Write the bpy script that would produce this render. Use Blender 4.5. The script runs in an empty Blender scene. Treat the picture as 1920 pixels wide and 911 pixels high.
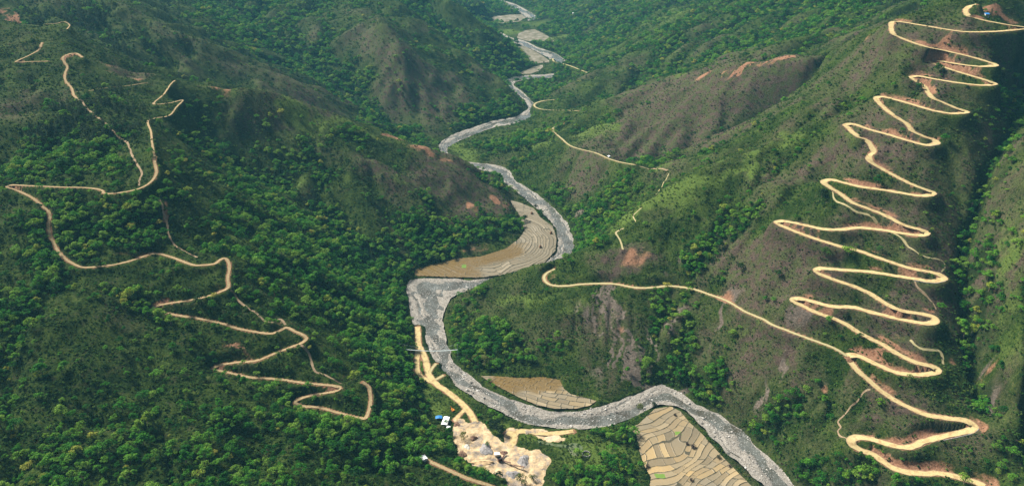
import bpy, math, random
import numpy as np
from mathutils import Vector

random.seed(7)
rng = np.random.default_rng(11)
SC = bpy.context.scene
COL = SC.collection

# ------------------------------------------------------------------ camera, sky, sun, exposure
CAM_Z = 450.0
PITCH = math.radians(26.4)
FPX = 1400.0                                   # focal length in pixels of the 1920 px wide photograph
cam_d = bpy.data.cameras.new('camera')
cam_d.sensor_width = 36.0
cam_d.lens = 36.0 * FPX / 1920.0
cam_d.clip_start = 1.0
cam_d.clip_end = 30000.0
cam = bpy.data.objects.new('camera', cam_d)
COL.objects.link(cam)
cam.location = (0, 0, CAM_Z)
cam.rotation_euler = (math.pi / 2 - PITCH, 0, 0)
SC.camera = cam

SUN_DIR = Vector((-0.62, 0.42, 0.78)).normalized()        # towards the sun, over the far left ridge
w = bpy.data.worlds.new('World')
SC.world = w
w.use_nodes = True
nt = w.node_tree
nt.nodes.clear()
sky = nt.nodes.new('ShaderNodeTexSky')
sky.sky_type = 'NISHITA'
sky.sun_disc = False
sky.sun_elevation = math.asin(SUN_DIR.z)
sky.sun_rotation = math.atan2(SUN_DIR.x, SUN_DIR.y)
sky.air_density = 1.0
sky.dust_density = 4.5
sky.ozone_density = 0.5
bg = nt.nodes.new('ShaderNodeBackground')
bg.inputs['Strength'].default_value = 0.05
wo = nt.nodes.new('ShaderNodeOutputWorld')
nt.links.new(sky.outputs[0], bg.inputs['Color'])
nt.links.new(bg.outputs[0], wo.inputs['Surface'])

sd = bpy.data.lights.new('sun', 'SUN')
sd.energy = 5.0
sd.angle = math.radians(13)
sd.color = (1.0, 0.965, 0.90)
sun = bpy.data.objects.new('sun', sd)
COL.objects.link(sun)
sun.rotation_euler = SUN_DIR.to_track_quat('Z', 'Y').to_euler()
sun.location = (0, 0, 900)

vs = SC.view_settings
vs.view_transform = 'Standard'
vs.look = 'None'
vs.gamma = 1.0
vs.exposure = 0.92
vs.use_curve_mapping = False
cy = SC.cycles
cy.max_bounces = 5
cy.diffuse_bounces = 2
cy.glossy_bounces = 2
cy.transmission_bounces = 2
cy.volume_bounces = 0
cy.transparent_max_bounces = 6
cy.use_denoising = True
try:
    cy.denoiser = 'OPENIMAGEDENOISE'
except Exception:
    pass

# ------------------------------------------------------------------ survey: photo points to places in the world
SP, CP = math.sin(PITCH), math.cos(PITCH)


def ray(u, v):
    u = np.asarray(u, float)
    dv = 455.5 - np.asarray(v, float)
    return (u - 960.0), FPX * CP + dv * SP, -FPX * SP + dv * CP


def lift(u, v, z):
    """world x, y of the place seen at (u, v) that stands at height z"""
    dx, dy, dz = ray(u, v)
    t = (np.asarray(z, float) - CAM_Z) / dz
    return dx * t, dy * t


def pts(s):
    a = np.array([float(q) for q in s.replace(',', ' ').split()])
    return a.reshape(-1, 2)


def pz(s):
    a = np.array([float(q) for q in s.replace(',', ' ').split()])
    return a.reshape(-1, 3)


def world_line(s):
    a = pz(s)
    x, y = lift(a[:, 0], a[:, 1], a[:, 2])
    return np.stack([x, y, a[:, 2]], 1)


def resample(p, step):
    d = np.r_[0, np.cumsum(np.linalg.norm(np.diff(p[:, :2], axis=0), axis=1))]
    n = max(2, int(d[-1] / step) + 1)
    s = np.linspace(0, d[-1], n)
    return np.stack([np.interp(s, d, p[:, k]) for k in range(p.shape[1])], 1)


def smooth_curve(p, step):
    """centripetal-ish Catmull-Rom through p, then even spacing"""
    p = np.asarray(p, float)
    q = np.vstack([2 * p[0] - p[1], p, 2 * p[-1] - p[-2]])
    out = []
    for i in range(1, len(q) - 2):
        p0, p1, p2, p3 = q[i - 1], q[i], q[i + 1], q[i + 2]
        n = max(3, int(np.linalg.norm((p2 - p1)[:2]) / max(step, .5)) + 2)
        t = np.linspace(0, 1, n, endpoint=False)[:, None]
        out.append(.5 * ((2 * p1) + (-p0 + p2) * t + (2 * p0 - 5 * p1 + 4 * p2 - p3) * t ** 2 + (-p0 + 3 * p1 - 3 * p2 + p3) * t ** 3))
    out.append(p[-1:])
    return resample(np.vstack(out), step)


def smoothstep(a, b, x):
    t = np.clip((x - a) / (b - a), 0, 1)
    return t * t * (3 - 2 * t)


# gradient noise on the ground plane
_perm = np.random.default_rng(3).permutation(512)
_perm = np.r_[_perm, _perm, _perm]
_ang = np.random.default_rng(4).uniform(0, 2 * np.pi, 512)
_gx, _gy = np.cos(_ang), np.sin(_ang)


def noise(x, y, scale, seed=0):
    x = np.asarray(x, float) / scale + seed * 17.31
    y = np.asarray(y, float) / scale - seed * 9.77
    xi, yi = np.floor(x).astype(int), np.floor(y).astype(int)
    fx, fy = x - xi, y - yi
    ux, uy = fx * fx * fx * (fx * (fx * 6 - 15) + 10), fy * fy * fy * (fy * (fy * 6 - 15) + 10)

    def g(ix, iy, dx, dy):
        h = _perm[(_perm[ix & 511] + iy) & 511] & 511
        return _gx[h] * dx + _gy[h] * dy
    a = g(xi, yi, fx, fy)
    b = g(xi + 1, yi, fx - 1, fy)
    c = g(xi, yi + 1, fx, fy - 1)
    d = g(xi + 1, yi + 1, fx - 1, fy - 1)
    return ((a * (1 - ux) + b * ux) * (1 - uy) + (c * (1 - ux) + d * ux) * uy) * 1.5


def fbm(x, y, scale, octs=4, seed=0, gain=.5):
    v, a = 0, 1
    for k in range(octs):
        v = v + a * noise(x, y, scale / 2 ** k, seed + k)
        a *= gain
    return v


def inside(px, py, poly):
    """points within a polygon, even-odd"""
    r = np.zeros(px.shape, bool)
    n = len(poly)
    for i in range(n):
        x1, y1 = poly[i][:2]
        x2, y2 = poly[(i + 1) % n][:2]
        if y1 == y2:
            continue
        c = ((y1 > py) != (y2 > py)) & (px < (x2 - x1) * (py - y1) / (y2 - y1) + x1)
        r ^= c
    return r


# ------------------------------------------------------------------ the survey itself
# river: right-hand and left-hand bank, walking downstream (u v  u v)
RIV_TOP = "927 3 940 1, 948 13 962 7, 968 21 977 14, 985 32 1000 27, 990 40 1010 36"
RIV_MID = "930 66 935 58, 950 78 955 70, 972 84 985 78, 1000 95 1010 90, 1025 108 1040 100, 1035 117 1053 108, 1046 124 1066 116"
RIVER = ("1040 139 1036 147, 1015 141 1010 147, 990 142 992 149, 965 145 970 154, 947 150 964 158, 953 162 966 163, 975 182 985 178, 989 200 1003 197, 975 215 1000 219,"
         "955 222 960 234, 930 226 935 238, 900 235 905 247, 865 247 878 258, 835 260 848 272, 823 272 838 279, 827 287 843 291,"
         "845 305 860 297, 870 316 880 305, 893 319 910 307, 925 325 942 313, 938 331 957 323, 948 345 968 340, 965 357 980 348,"
         "993 381 1010 367, 1017 401 1035 387, 1036 421 1061 415, 1045 447 1074 442, 1044 471 1076 467, 1026 489 1063 488,"
         "1000 501 1040 506, 975 510 1000 522, 940 518 950 533, 893 525 905 541, 850 523 872 549, 800 522 846 562, 768 527 840 572,"
         "761 543 836 582, 768 575 833 594, 773 605 832 608, 787 628 838 630, 800 651 844 655, 813 675 852 679, 840 705 871 697, 863 731 903 721,"
         "907 758 947 745, 950 781 993 761, 993 796 1033 770, 1040 806 1073 772, 1083 808 1107 768, 1123 804 1140 757, 1173 790 1174 746,"
         "1213 769 1209 732, 1252 760 1241 722, 1280 768 1278 739, 1297 781 1313 760, 1323 811 1353 780, 1353 841 1393 808,"
         "1390 875 1427 841, 1423 905 1460 876, 1445 930 1495 915, 1480 990 1540 960")


def banks(s):
    a = np.array([float(q) for q in s.replace(',', ' ').split()]).reshape(-1, 4)
    ax, ay = lift(a[:, 0], a[:, 1], 0.0)
    bx, by = lift(a[:, 2], a[:, 3], 0.0)
    return np.stack([ax, ay, bx, by], 1)


RIVERS = [banks(RIV_TOP), banks(RIV_MID), banks(RIVER)]

# crests and hollows: u v z
CRESTS = [
    # right bank
    "845 572 7, 880 540 18, 930 518 31, 1000 498 44, 1100 477 64, 1180 465 78, 1240 420 98, 1330 375 120, 1450 335 147, 1560 329 160",
    "1150 440 78, 1200 390 100, 1300 335 128, 1450 270 168, 1600 195 212, 1700 148 246",
    "1000 238 24, 1080 205 58, 1200 165 106, 1300 143 150, 1400 125 182, 1480 108 206, 1600 65 252, 1672 36 291, 1760 0 312, 1900 -60 335",
    "1007 200 6, 1060 165 34, 1140 117 74, 1280 45 142, 1400 0 192, 1560 -60 250",
    "1050 106 4, 1090 95 25, 1130 75 52, 1200 40 92, 1300 0 142, 1400 -40 190",
    "1930 250 222, 1925 330 200, 1920 400 180, 1918 500 154, 1916 600 128, 1918 700 102, 1922 780 82",
    # left bank
    "962 391 14, 930 348 32, 905 318 46, 880 303 56, 850 291 66, 800 272 82, 700 236 110, 600 208 135, 500 184 160, 400 165 180, 330 148 190, 200 115 220, 130 100 236, 0 40 262",
    "780 257 18, 700 226 52, 640 200 78, 500 130 138, 400 85 178, 300 45 212, 200 0 245, 100 -50 270",
    "984 205 6, 940 150 42, 873 110 82, 807 53 127, 750 7 167, 700 -60 222, 620 -110 270",
    "782 200 36, 757 150 78, 757 117 104, 733 60 148, 710 30 172",
    "988 125 8, 973 97 36, 917 47 92, 840 0 152, 740 -80 222",
    "975 22 20, 940 10 45, 900 -2 72, 820 -50 130",
]
HOLLOWS = [
    # right bank
    "1008 351 5, 1110 345 40, 1220 310 62, 1330 265 95, 1450 200 141, 1560 140 190, 1640 90 240",
    "1912 120 252, 1895 250 206, 1860 320 181, 1830 400 153, 1805 500 121, 1812 600 95, 1825 680 76, 1850 760 58, 1900 840 42, 1960 900 28",
    # left bank
    "762 560 3, 690 480 26, 600 400 58, 480 330 94, 380 250 134, 300 190 180",
    "815 270 3, 745 240 14, 700 213 28, 600 140 72, 500 60 122, 400 0 165",
    "945 150 3, 925 143 16, 890 105 48, 850 60 88, 800 0 135",
    # feet of the slopes
    "840 585 1.5, 838 630 1.5, 848 665 1.5, 878 695 2, 920 702 3, 1000 705 4, 1050 712 6, 1130 752 3, 1200 728 2, 1240 722 1.5, 1280 740 1.5, 1320 765 1.5, 1400 812 1.5, 1440 850 2, 1500 910 3",
    "985 433 2.5, 960 462 2.5, 900 482 2.5, 800 500 2.5, 770 520 2, 762 560 1.5, 775 640 3, 782 710 4, 800 770 4, 835 810 4, 850 850 5, 900 895 4, 960 925 4",
    "1080 470 1.5, 1078 430 1.5, 1040 385 1.5, 985 345 1.5, 960 322 1.5, 900 302 2, 850 292 2, 840 280 2, 905 250 2, 960 236 2, 1005 220 1.5",
    "822 266 2, 865 244 1.5, 930 224 1.5, 985 207 2, 955 165 2, 944 152 2, 985 128 3, 970 105 3, 945 75 3, 905 42 3",
    "1010 190 2, 1040 150 4, 1050 120 3, 1085 92 6, 1060 62 5, 1030 40 5, 1010 20 5, 960 0 3",
]
# guesses out of the camera's sight, straight in world metres: x y z
WORLD_PTS = [
    "-305 1225 48, -430 1195 92, -560 1200 140, -690 1200 190",
    "130 1450 12, 230 1480 44, 330 1480 84, 450 1450 136",
    "223 459 0, 262 400 0, 300 340 0, 330 270 0, 340 180 0",
    "150 300 18, 60 300 12, 0 380 5, -60 340 30, -150 300 60, -300 250 90, 20 200 25",
    "-560 480 70, -700 600 130, -900 700 190, -1000 1000 260, -1100 1400 300",
    "560 560 190, 640 640 235, 760 800 300, 900 1100 350, 520 400 150, 600 300 200",
    "700 1500 260, 900 2000 300, -900 1900 270, -800 2600 280, -500 2500 190, 800 2700 300, 480 2500 150, 400 2900 120",
    "-250 3000 80, 250 3100 70, 60 2800 6, -20 3200 3, -120 3600 10, -200 4200 20, -600 3600 260, 600 3800 280, -700 5200 300, 500 5400 320",
    "1500 1500 420, -1700 1500 420, 1800 3000 450, -1800 3000 450, -2500 5000 520, 2500 5000 520",
    "-15 2600 2, 30 2350 2, 60 2150 2, 90 2000 3",
]

# flat farmland and works on the valley floor: outline (u v) and level
FIELD_OUT = {
    'bend': (pts("955 374, 977 381, 1002 391, 1014 408, 1037 424, 1044 447, 1042 470, 1020 494, 987 504, 940 516, 893 521, 827 519, 775 517, 779 505, 813 495, 860 484, 900 481, 948 466, 973 447, 983 432, 974 405, 960 385"), 1.9),
    'talus': (pts("900 704, 923 704, 973 708, 1017 706, 1050 711, 1058 728, 1070 738, 1120 751, 1107 760, 1080 766, 1040 766, 1007 760, 973 745, 940 728, 913 713"), 2.2),
    'river bar': (pts("1177 801, 1196 795, 1205 786, 1217 775, 1227 766, 1257 761, 1276 770, 1292 790, 1320 816, 1352 852, 1385 886, 1412 912, 1440 950, 1230 950, 1217 911, 1220 895, 1207 871, 1197 841, 1193 815"), 2.3),
    'far bar': (pts("966 138, 985 132, 1000 125, 1018 121, 1020 126, 1010 134, 990 141"), 1.8),
    'far plain': (pts("970 88, 985 87, 1005 97, 1025 109, 1036 118, 1020 118, 1000 120, 992 113, 978 97"), 1.8),
    'upper plain': (pts("968 72, 972 62, 985 57, 1003 55, 1018 62, 1036 73, 1040 79, 1012 78, 990 78"), 1.8),
    'top plain': (pts("912 38, 925 31, 950 28, 978 27, 988 33, 975 41, 940 45"), 1.8),
}

# roads: u v along the middle
ROAD_R = ("1847 911, 1827 903, 1800 895, 1763 887, 1730 887, 1693 883, 1663 870, 1640 853, 1613 843, 1599 834, 1597 824, 1610 820, 1637 823, 1667 833, 1703 838, 1730 828, 1757 820, 1790 813, 1817 806, 1827 798, 1810 788,"
          "1773 783, 1737 777, 1710 766, 1680 751, 1650 731, 1630 713, 1610 696, 1594 676, 1588 667, 1597 665, 1613 668, 1640 681, 1667 693, 1690 700, 1723 702, 1747 699, 1758 693, 1747 686, 1717 679, 1683 663, 1650 643, 1613 625, 1590 610,"
          "1563 597, 1527 584, 1497 569, 1487 562, 1497 559, 1527 566, 1560 574, 1600 576, 1630 584, 1670 594, 1707 602, 1737 606, 1753 602, 1747 593, 1720 587, 1687 581, 1657 567, 1633 551, 1607 539, 1573 527, 1543 516, 1530 507, 1543 503,"
          "1580 506, 1627 509, 1673 516, 1713 522, 1747 527, 1769 522, 1760 514, 1740 509, 1703 502, 1670 491, 1640 481, 1607 469, 1573 461, 1533 449, 1497 436, 1463 422, 1457 416, 1473 415, 1513 423, 1547 430, 1580 430, 1613 427, 1653 431,"
          "1690 437, 1720 441, 1736 437, 1727 431, 1693 421, 1660 404, 1627 391, 1597 379, 1577 364, 1557 352, 1545 342, 1557 337, 1580 342, 1613 350, 1657 356, 1697 363, 1730 367, 1749 362, 1737 356, 1713 347, 1680 331, 1653 316, 1633 304,"
          "1630 293, 1638 285, 1633 273, 1623 262, 1607 255, 1590 240, 1586 234, 1600 233, 1627 242, 1667 253, 1707 265, 1737 272, 1755 269, 1750 262, 1730 255, 1710 245, 1700 232, 1673 215, 1650 195, 1644 184, 1657 182, 1690 190, 1727 201,"
          "1757 209, 1787 213, 1811 210, 1793 203, 1770 193, 1747 182, 1733 163, 1720 153, 1709 145, 1723 143, 1750 148, 1793 155, 1840 160, 1864 158, 1853 152, 1813 140, 1773 127, 1744 116, 1753 113, 1800 121, 1840 125, 1866 122,"
          "1845 114, 1813 105, 1770 95, 1733 87, 1690 72, 1674 62, 1671 48, 1677 41, 1693 42, 1730 48, 1800 59, 1847 60, 1897 57, 1922 52, 1897 48, 1863 42, 1830 35, 1816 30, 1810 21, 1817 13, 1830 8")
ROAD_PATH = ("1587 666, 1563 652, 1520 636, 1480 621, 1447 608, 1430 598, 1397 584, 1363 564, 1327 551, 1300 542, 1257 536, 1223 539, 1190 539, 1150 532, 1100 532, 1057 536, 1033 534, 1021 525, 1023 514, 1040 504")
PATH_Z = (75, 75.5, 75.5, 75, 74, 73, 70.5, 66.5, 63, 60.5, 57, 54.5, 53, 50.5, 47.5, 45, 43.5, 42.5, 42, 43)
ROAD_L = ("680 716, 691 724, 694 735, 695 752, 691 772, 684 784, 668 782, 640 775, 600 764, 567 761, 553 753, 567 745, 600 738, 628 733, 638 726, 617 722, 573 718, 533 712, 500 709, 470 707, 433 699, 402 692, 405 686, 443 679, 480 676, 513 663,"
          "547 650, 570 640, 573 631, 553 621, 537 614, 523 620, 507 625, 473 621, 443 615, 420 607, 367 596, 333 591, 303 584, 288 576, 307 570, 347 564, 383 557, 413 547, 428 538, 427 521, 430 504, 428 491, 420 484,"
          "410 489, 403 494, 383 497, 360 496, 327 484, 300 476, 283 476, 260 484, 233 492, 200 498, 157 501, 133 492, 113 476, 100 454, 93 437, 91 420, 93 401, 77 384, 57 369, 30 356, 13 350, 22 347, 67 349, 117 351,"
          "160 352, 188 356, 198 363, 227 361, 260 354, 283 341, 293 324, 290 304, 290 293")


def plane_z(p, n, at):
    """heights where the sight lines of p meet the hill face through AT that rises by N"""
    dx, dy, dz = ray(p[:, 0], p[:, 1])
    t = (at[2] - n[0] * at[0] - n[1] * at[1] - CAM_Z) / (dz - n[0] * dx - n[1] * dy)
    return CAM_Z + t * dz


def graded(p, n, at, win):
    """a road over that face, its grade evened out"""
    z = plane_z(p, n, at)
    k = np.exp(-np.linspace(-1.6, 1.6, win) ** 2)
    k /= k.sum()
    zp = np.r_[2 * z[0] - z[1:win // 2 + 1][::-1], z, 2 * z[-1] - z[-win // 2:-1][::-1]]
    z2 = np.convolve(zp, k, 'valid')[:len(z)]
    x, y = lift(p[:, 0], p[:, 1], z2)
    return np.stack([x, y, z2], 1)


r_pts = pts(ROAD_R)
road_right = graded(r_pts, (0.27, 0.47), (290, 535, 75), 9)
l_pts = pts(ROAD_L)
road_left = graded(l_pts, (-0.12, 0.45), (-119, 488, 45), 9)
p_pts = pts(ROAD_PATH)
pzv = np.array(PATH_Z, float)
px_, py_ = lift(p_pts[:, 0], p_pts[:, 1], pzv)
road_path = np.stack([px_, py_, pzv], 1)
road_path[0] = road_right[np.argmin(np.hypot(road_right[:, 0] - road_path[0, 0], road_right[:, 1] - road_path[0, 1]))] 

# more tracks, u v z
TRACKS = {
    'upper_left_track': (world_line("290 293 185, 285 267 190, 283 247 190, 277 228 189, 290 222 188, 317 217 187, 330 202 189, 342 188 190, 320 193 192, 288 195 195, 307 177 196, 321 157 195, 333 148 192"), 2.2),
    'ridge_track': (world_line("150 188 206, 139 180 208, 134 165 211, 123 152 215, 122 138 220, 126 126 224, 118 108 232, 140 100 234, 155 108 232"), 2.6),
    'hill_track': (world_line("143 172 209, 170 170 206, 200 165 203, 240 161 200, 277 155 198"), 1.8),
    'top_track': (world_line("79 80 243, 72 94 238, 53 105 234, 30 116 230, 52 116 229, 90 115 229"), 2.6),
    'summit_track': (world_line("82 46 255, 110 44 254, 118 40 256, 130 47 252, 126 55 250"), 2.0),
    'spur_track': (world_line("1168 468 77, 1163 451 79, 1155 437 80, 1163 431 82, 1170 428 83"), 2.2),
    'valley_track': (world_line("1190 309 90, 1163 304 83, 1140 297 76, 1117 287 68, 1073 275 54, 1053 260 44, 1037 245 34, 1040 238 32, 1055 233 36"), 3.2),
    'riverside_track': (world_line("1083 208 57, 1060 207 47, 1040 207 34, 1015 205 20, 1003 200 14, 1004 194 12, 1020 189 16, 1040 187 24"), 4.0),
    'far_track': (world_line("1110 140 36, 1097 135 30, 1080 128 22, 1063 122 16, 1040 116 8, 1036 110 6"), 4.5),
    'lower_left_road': (world_line("790 856 24, 807 865 24, 840 880 23, 873 895 21, 900 904 19, 923 911 17, 960 922 14"), 3.2),
    'quarry_road': (world_line("783 612 3.2, 784 630 3.2, 786 648 3.2, 797 671 3.2, 803 698 3.2, 814 716 3.2, 840 735 3.2, 867 757 3.2, 883 776 3.2, 891 792 3.2"), 6.0),
    'west_quarry_track': (world_line("785 648 3.2, 782 675 3.2, 783 696 3.2, 790 706 3.2, 800 711 3.2, 812 716 3.2"), 5.0),
    'quarry_link': (world_line("872 767 3.2, 862 777 3.2, 852 787 3.2"), 4.0),
    'ford_track': (world_line("805 700 3.2, 810 690 3.2, 818 681 3.2"), 3.5),
    'river_access': (world_line("815 712 3.2, 823 708 3.2, 832 703 3.2"), 3.5),
    'pit_track': (world_line("950 811 3.2, 962 815 3.2, 962 828 3.2, 955 836 3.2"), 6.0),
    'pit_loop': (world_line("962 818 3.2, 972 809 3.2, 990 808 3.2, 1010 812 3.2, 1040 812 3.2, 1075 808 3.2"), 5.0),
}
FOOTPATHS = {
    'ridge_footpath': (pz("152 187 206, 163 203 203, 187 223 200, 213 248 195, 237 267 190, 247 290 186, 254 304 183, 266 325 177, 262 338 174, 261 350 170"), 2.0),
    'red_footpath': (pz("298 374 163, 304 385 160, 308 405 154, 314 421 148, 316 440 143, 330 462 134, 350 474 129, 372 484 124"), 1.8),
    'crest_footpath': (pz("432 545 104, 441 555 102, 447 565 99, 467 580 95, 480 587 93, 493 600 90, 508 605 88, 525 600 87, 536 610 85"), 2.0),
    'lower_footpath': (pz("563 648 79, 578 662 76, 583 675 73, 590 695 69, 604 703 67, 620 709 64, 640 719 60"), 2.0),
    'slope_footpath': (pz("1632 730 66, 1618 738 65, 1607 754 62, 1595 762 61, 1588 772 58, 1580 783 55, 1571 790 52, 1576 803 46, 1570 811 42, 1580 820 39, 1597 829 37"), 1.1),
    'short_cut': (pz("1561 360 160, 1564 374 155, 1577 384 152, 1600 394 150, 1625 406 147, 1645 420 145"), 1.2),
    'bend_footpath': (pz("1668 436 143, 1690 452 138, 1708 468 134, 1735 482 130, 1765 490 127, 1772 500 125, 1765 510 124"), 1.3),
    'knee_footpath': (pz("1713 525 118, 1718 540 113, 1735 556 109, 1750 570 106, 1755 582 104"), 1.1),
    'spur_path': (pz("1192 416 94, 1187 406 96, 1194 398 99, 1203 390 101"), 1.2),
    'meadow_path': (pz("1229 366 109, 1236 357 110, 1243 345 113, 1249 337 114, 1254 326 114"), 1.1),
    'valley_path': (pz("1185 309 90, 1207 314 95, 1230 317 100, 1252 320 108"), 1.6),
    'old_road': (pz("1706 638 83, 1716 648 82, 1733 655 81, 1758 658 80, 1766 668 79, 1768 684 78"), 2.0),
}
ALL_WAYS = [(road_right, 5.6), (road_left, 2.7), (road_path, 3.6)]
ALL_WAYS += list(TRACKS.values())

# ------------------------------------------------------------------ terrain: solve heights over a fan of ground that opens from the camera's foot
TH0, TH1 = -math.radians(57), math.radians(57)
RH0, RH1 = math.log(150.0), math.log(7500.0)


class Fan:
    """log-polar grid of ground points"""

    def __init__(self, d_th, d_rh):
        self.nt = int((TH1 - TH0) / d_th) + 1
        self.nr = int((RH1 - RH0) / d_rh) + 1
        self.th = np.linspace(TH0, TH1, self.nt)
        self.rh = np.linspace(RH0, RH1, self.nr)
        self.T, self.R = np.meshgrid(self.th, self.rh)
        r = np.exp(self.R)
        self.X, self.Y = r * np.sin(self.T), r * np.cos(self.T)

    def ij(self, x, y):
        t = np.arctan2(x, y)
        r = np.log(np.maximum(np.hypot(x, y), 1e-3))
        return (r - RH0) / (RH1 - RH0) * (self.nr - 1), (t - TH0) / (TH1 - TH0) * (self.nt - 1)

    def sample(self, F, x, y):
        i, j = self.ij(x, y)
        i = np.clip(i, 0, self.nr - 1.001)
        j = np.clip(j, 0, self.nt - 1.001)
        i0, j0 = i.astype(int), j.astype(int)
        a, b = i - i0, j - j0
        return (F[i0, j0] * (1 - a) * (1 - b) + F[i0 + 1, j0] * a * (1 - b) + F[i0, j0 + 1] * (1 - a) * b + F[i0 + 1, j0 + 1] * a * b)


cons = []
for s in CRESTS + HOLLOWS:
    cons.append(resample(world_line(s), 4.0))
for s in WORLD_PTS:
    cons.append(pz(s))
for wl, _w in ALL_WAYS:
    cons.append(resample(wl, 4.0))
for b in RIVERS:
    for k in (0, 2):
        e = np.c_[b[:, k:k + 2], np.full(len(b), .6)]
        cons.append(resample(e, 5.0))
for poly, z in FIELD_OUT.values():
    x, y = lift(poly[:, 0], poly[:, 1], z)
    e = np.c_[x, y, np.full(len(x), z)]
    cons.append(resample(np.vstack([e, e[:1]]), 5.0))
quarry_flat = world_line("775 615 3.2, 830 700 2.5, 900 770 2.5, 960 800 2.5, 1080 815 2.5, 1170 800 2.5, 1185 850 2.5, 1205 930 2.5, 1050 950 3, 940 920 4, 880 850 4, 840 790 4, 800 720 4, 775 615 3.2")
cons.append(resample(quarry_flat, 6.0))
CON = np.vstack(cons)


def solve():
    z = None
    for lev in (32, 16, 8, 4, 2, 1):
        f = Fan(0.0045 * lev, 0.0060 * lev)
        i, j = f.ij(CON[:, 0], CON[:, 1])
        ii, jj = np.rint(i).astype(int), np.rint(j).astype(int)
        ok = (ii >= 0) & (jj >= 0) & (ii < f.nr) & (jj < f.nt)
        idx = ii[ok] * f.nt + jj[ok]
        s = np.bincount(idx, CON[ok, 2], f.nr * f.nt)
        c = np.bincount(idx, minlength=f.nr * f.nt)
        fix = (c > 0).reshape(f.nr, f.nt)
        val = (s / np.maximum(c, 1)).reshape(f.nr, f.nt)
        if z is None:
            z = np.full((f.nr, f.nt), 120.0)
        else:
            z = old.sample(z, f.X, f.Y)
        z[fix] = val[fix]
        for _ in range(260 if lev > 2 else 110):
            p = np.pad(z, 1, mode='edge')
            a = (p[:-2, 1:-1] + p[2:, 1:-1] + p[1:-1, :-2] + p[1:-1, 2:]) * .25
            z = np.where(fix, val, z + (a - z))
        old = f
    # round off the creases a little
    for _ in range(2):
        p = np.pad(z, 1, mode='edge')
        z = z * .5 + (p[:-2, 1:-1] + p[2:, 1:-1] + p[1:-1, :-2] + p[1:-1, 2:]) * .125
    return f, z


C, CZ = solve()

# distance to everything that must stay level
near_flat = np.full((C.nr, C.nt), 1e3)


def stamp(F, f, xyz, reach, fn):
    """call fn(window slices, distance) round each point"""
    for x, y, *rest in xyz:
        r = math.hypot(x, y)
        i, j = f.ij(x, y)
        di = int(reach / r / ((RH1 - RH0) / (f.nr - 1))) + 2
        dj = int(reach / r / ((TH1 - TH0) / (f.nt - 1))) + 2
        i0, i1 = max(0, int(i) - di), min(f.nr, int(i) + di + 2)
        j0, j1 = max(0, int(j) - dj), min(f.nt, int(j) + dj + 2)
        if i0 >= i1 or j0 >= j1:
            continue
        w_ = (slice(i0, i1), slice(j0, j1))
        fn(F, w_, np.hypot(f.X[w_] - x, f.Y[w_] - y), rest)


def least(F, w_, d, rest):
    F[w_] = np.minimum(F[w_], d)


for wl, _w in ALL_WAYS:
    stamp(near_flat, C, resample(wl, 8.0), 70, least)

# small relief, then rain-cut gullies
HILL = smoothstep(4, 40, CZ)
free = HILL * (0.25 + 0.75 * smoothstep(4, 55, near_flat))
CZ = CZ + free * (10.0 * (fbm(C.X, C.Y, 240, 3, 1) + .3 - .9 * np.abs(fbm(C.X, C.Y, 150, 3, 15))) + 3.0 * noise(C.X, C.Y, 55, 9))
flow = np.ones(CZ.shape)
zz = CZ + rng.normal(0, .05, CZ.shape)
p = np.pad(zz, 1, mode='constant', constant_values=1e6)
best = np.full(CZ.shape, -1e9)
rec = np.arange(CZ.size).reshape(CZ.shape)
base_i = rec.copy()
for a, b in ((-1, 0), (1, 0), (0, -1), (0, 1), (-1, -1), (-1, 1), (1, -1), (1, 1)):
    drop = (zz - p[1 + a:1 + a + C.nr, 1 + b:1 + b + C.nt]) / math.hypot(a, b)
    m = drop > np.maximum(best, 0)
    best = np.where(m, drop, best)
    rec = np.where(m, base_i + a * C.nt + b, rec)
cell = (np.exp(C.R) * (TH1 - TH0) / (C.nt - 1)) * (np.exp(C.R) * (RH1 - RH0) / (C.nr - 1))
acc = cell.ravel().tolist()
recl = rec.ravel().tolist()
for k in np.argsort(-zz.ravel()).tolist():
    q = recl[k]
    if q != k:
        acc[q] += acc[k]
FLOW = np.log10(np.array(acc).reshape(CZ.shape) / 60.0)
FLOW = np.clip(FLOW, 0, 3)
for _ in range(3):
    p = np.pad(FLOW, 1, mode='edge')
    FLOW = FLOW * .4 + (p[:-2, 1:-1] + p[2:, 1:-1] + p[1:-1, :-2] + p[1:-1, 2:]) * .15
CZ = CZ - free * (8.5 + 4.0 * smoothstep(900, 1600, np.hypot(C.X, C.Y))) * np.clip(FLOW - .30, 0, 1.6)

# fine ground
G = Fan(0.00185, 0.0029)
GZ = C.sample(CZ, G.X, G.Y)
GFLOW = C.sample(FLOW, G.X, G.Y)
gfree = smoothstep(3, 30, GZ)
GZ = GZ + gfree * (1.6 * fbm(G.X, G.Y, 26, 3, 21) + .35 * noise(G.X, G.Y, 5, 33))
ROUGH = GZ.copy()

# valley floor: cut the river bed, level the fields
BED = np.zeros(GZ.shape, bool)
riv_d = np.full(GZ.shape, 1e3)
for b in RIVERS:
    ring = np.vstack([b[:, :2], b[::-1, 2:]])
    BED |= inside(G.X, G.Y, ring)
    for k in (0, 2):
        stamp(riv_d, G, resample(b[:, k:k + 2], 3.0), 22, least)
riv_d[BED] = 0
bank = smoothstep(0, 14, riv_d)
GZ = np.where(riv_d < 14, np.minimum(GZ, 1.0 + bank * 3) * (1 - bank) + GZ * bank, GZ)
GZ[BED] = -2.2
GZ[~BED] = np.maximum(GZ[~BED], .9)
FIELD_W = {}
for name, (poly, z) in FIELD_OUT.items():
    x, y = lift(poly[:, 0], poly[:, 1], z)
    FIELD_W[name] = np.stack([x, y], 1)
    m = inside(G.X, G.Y, FIELD_W[name])
    GZ[m] = z - 1.2

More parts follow.
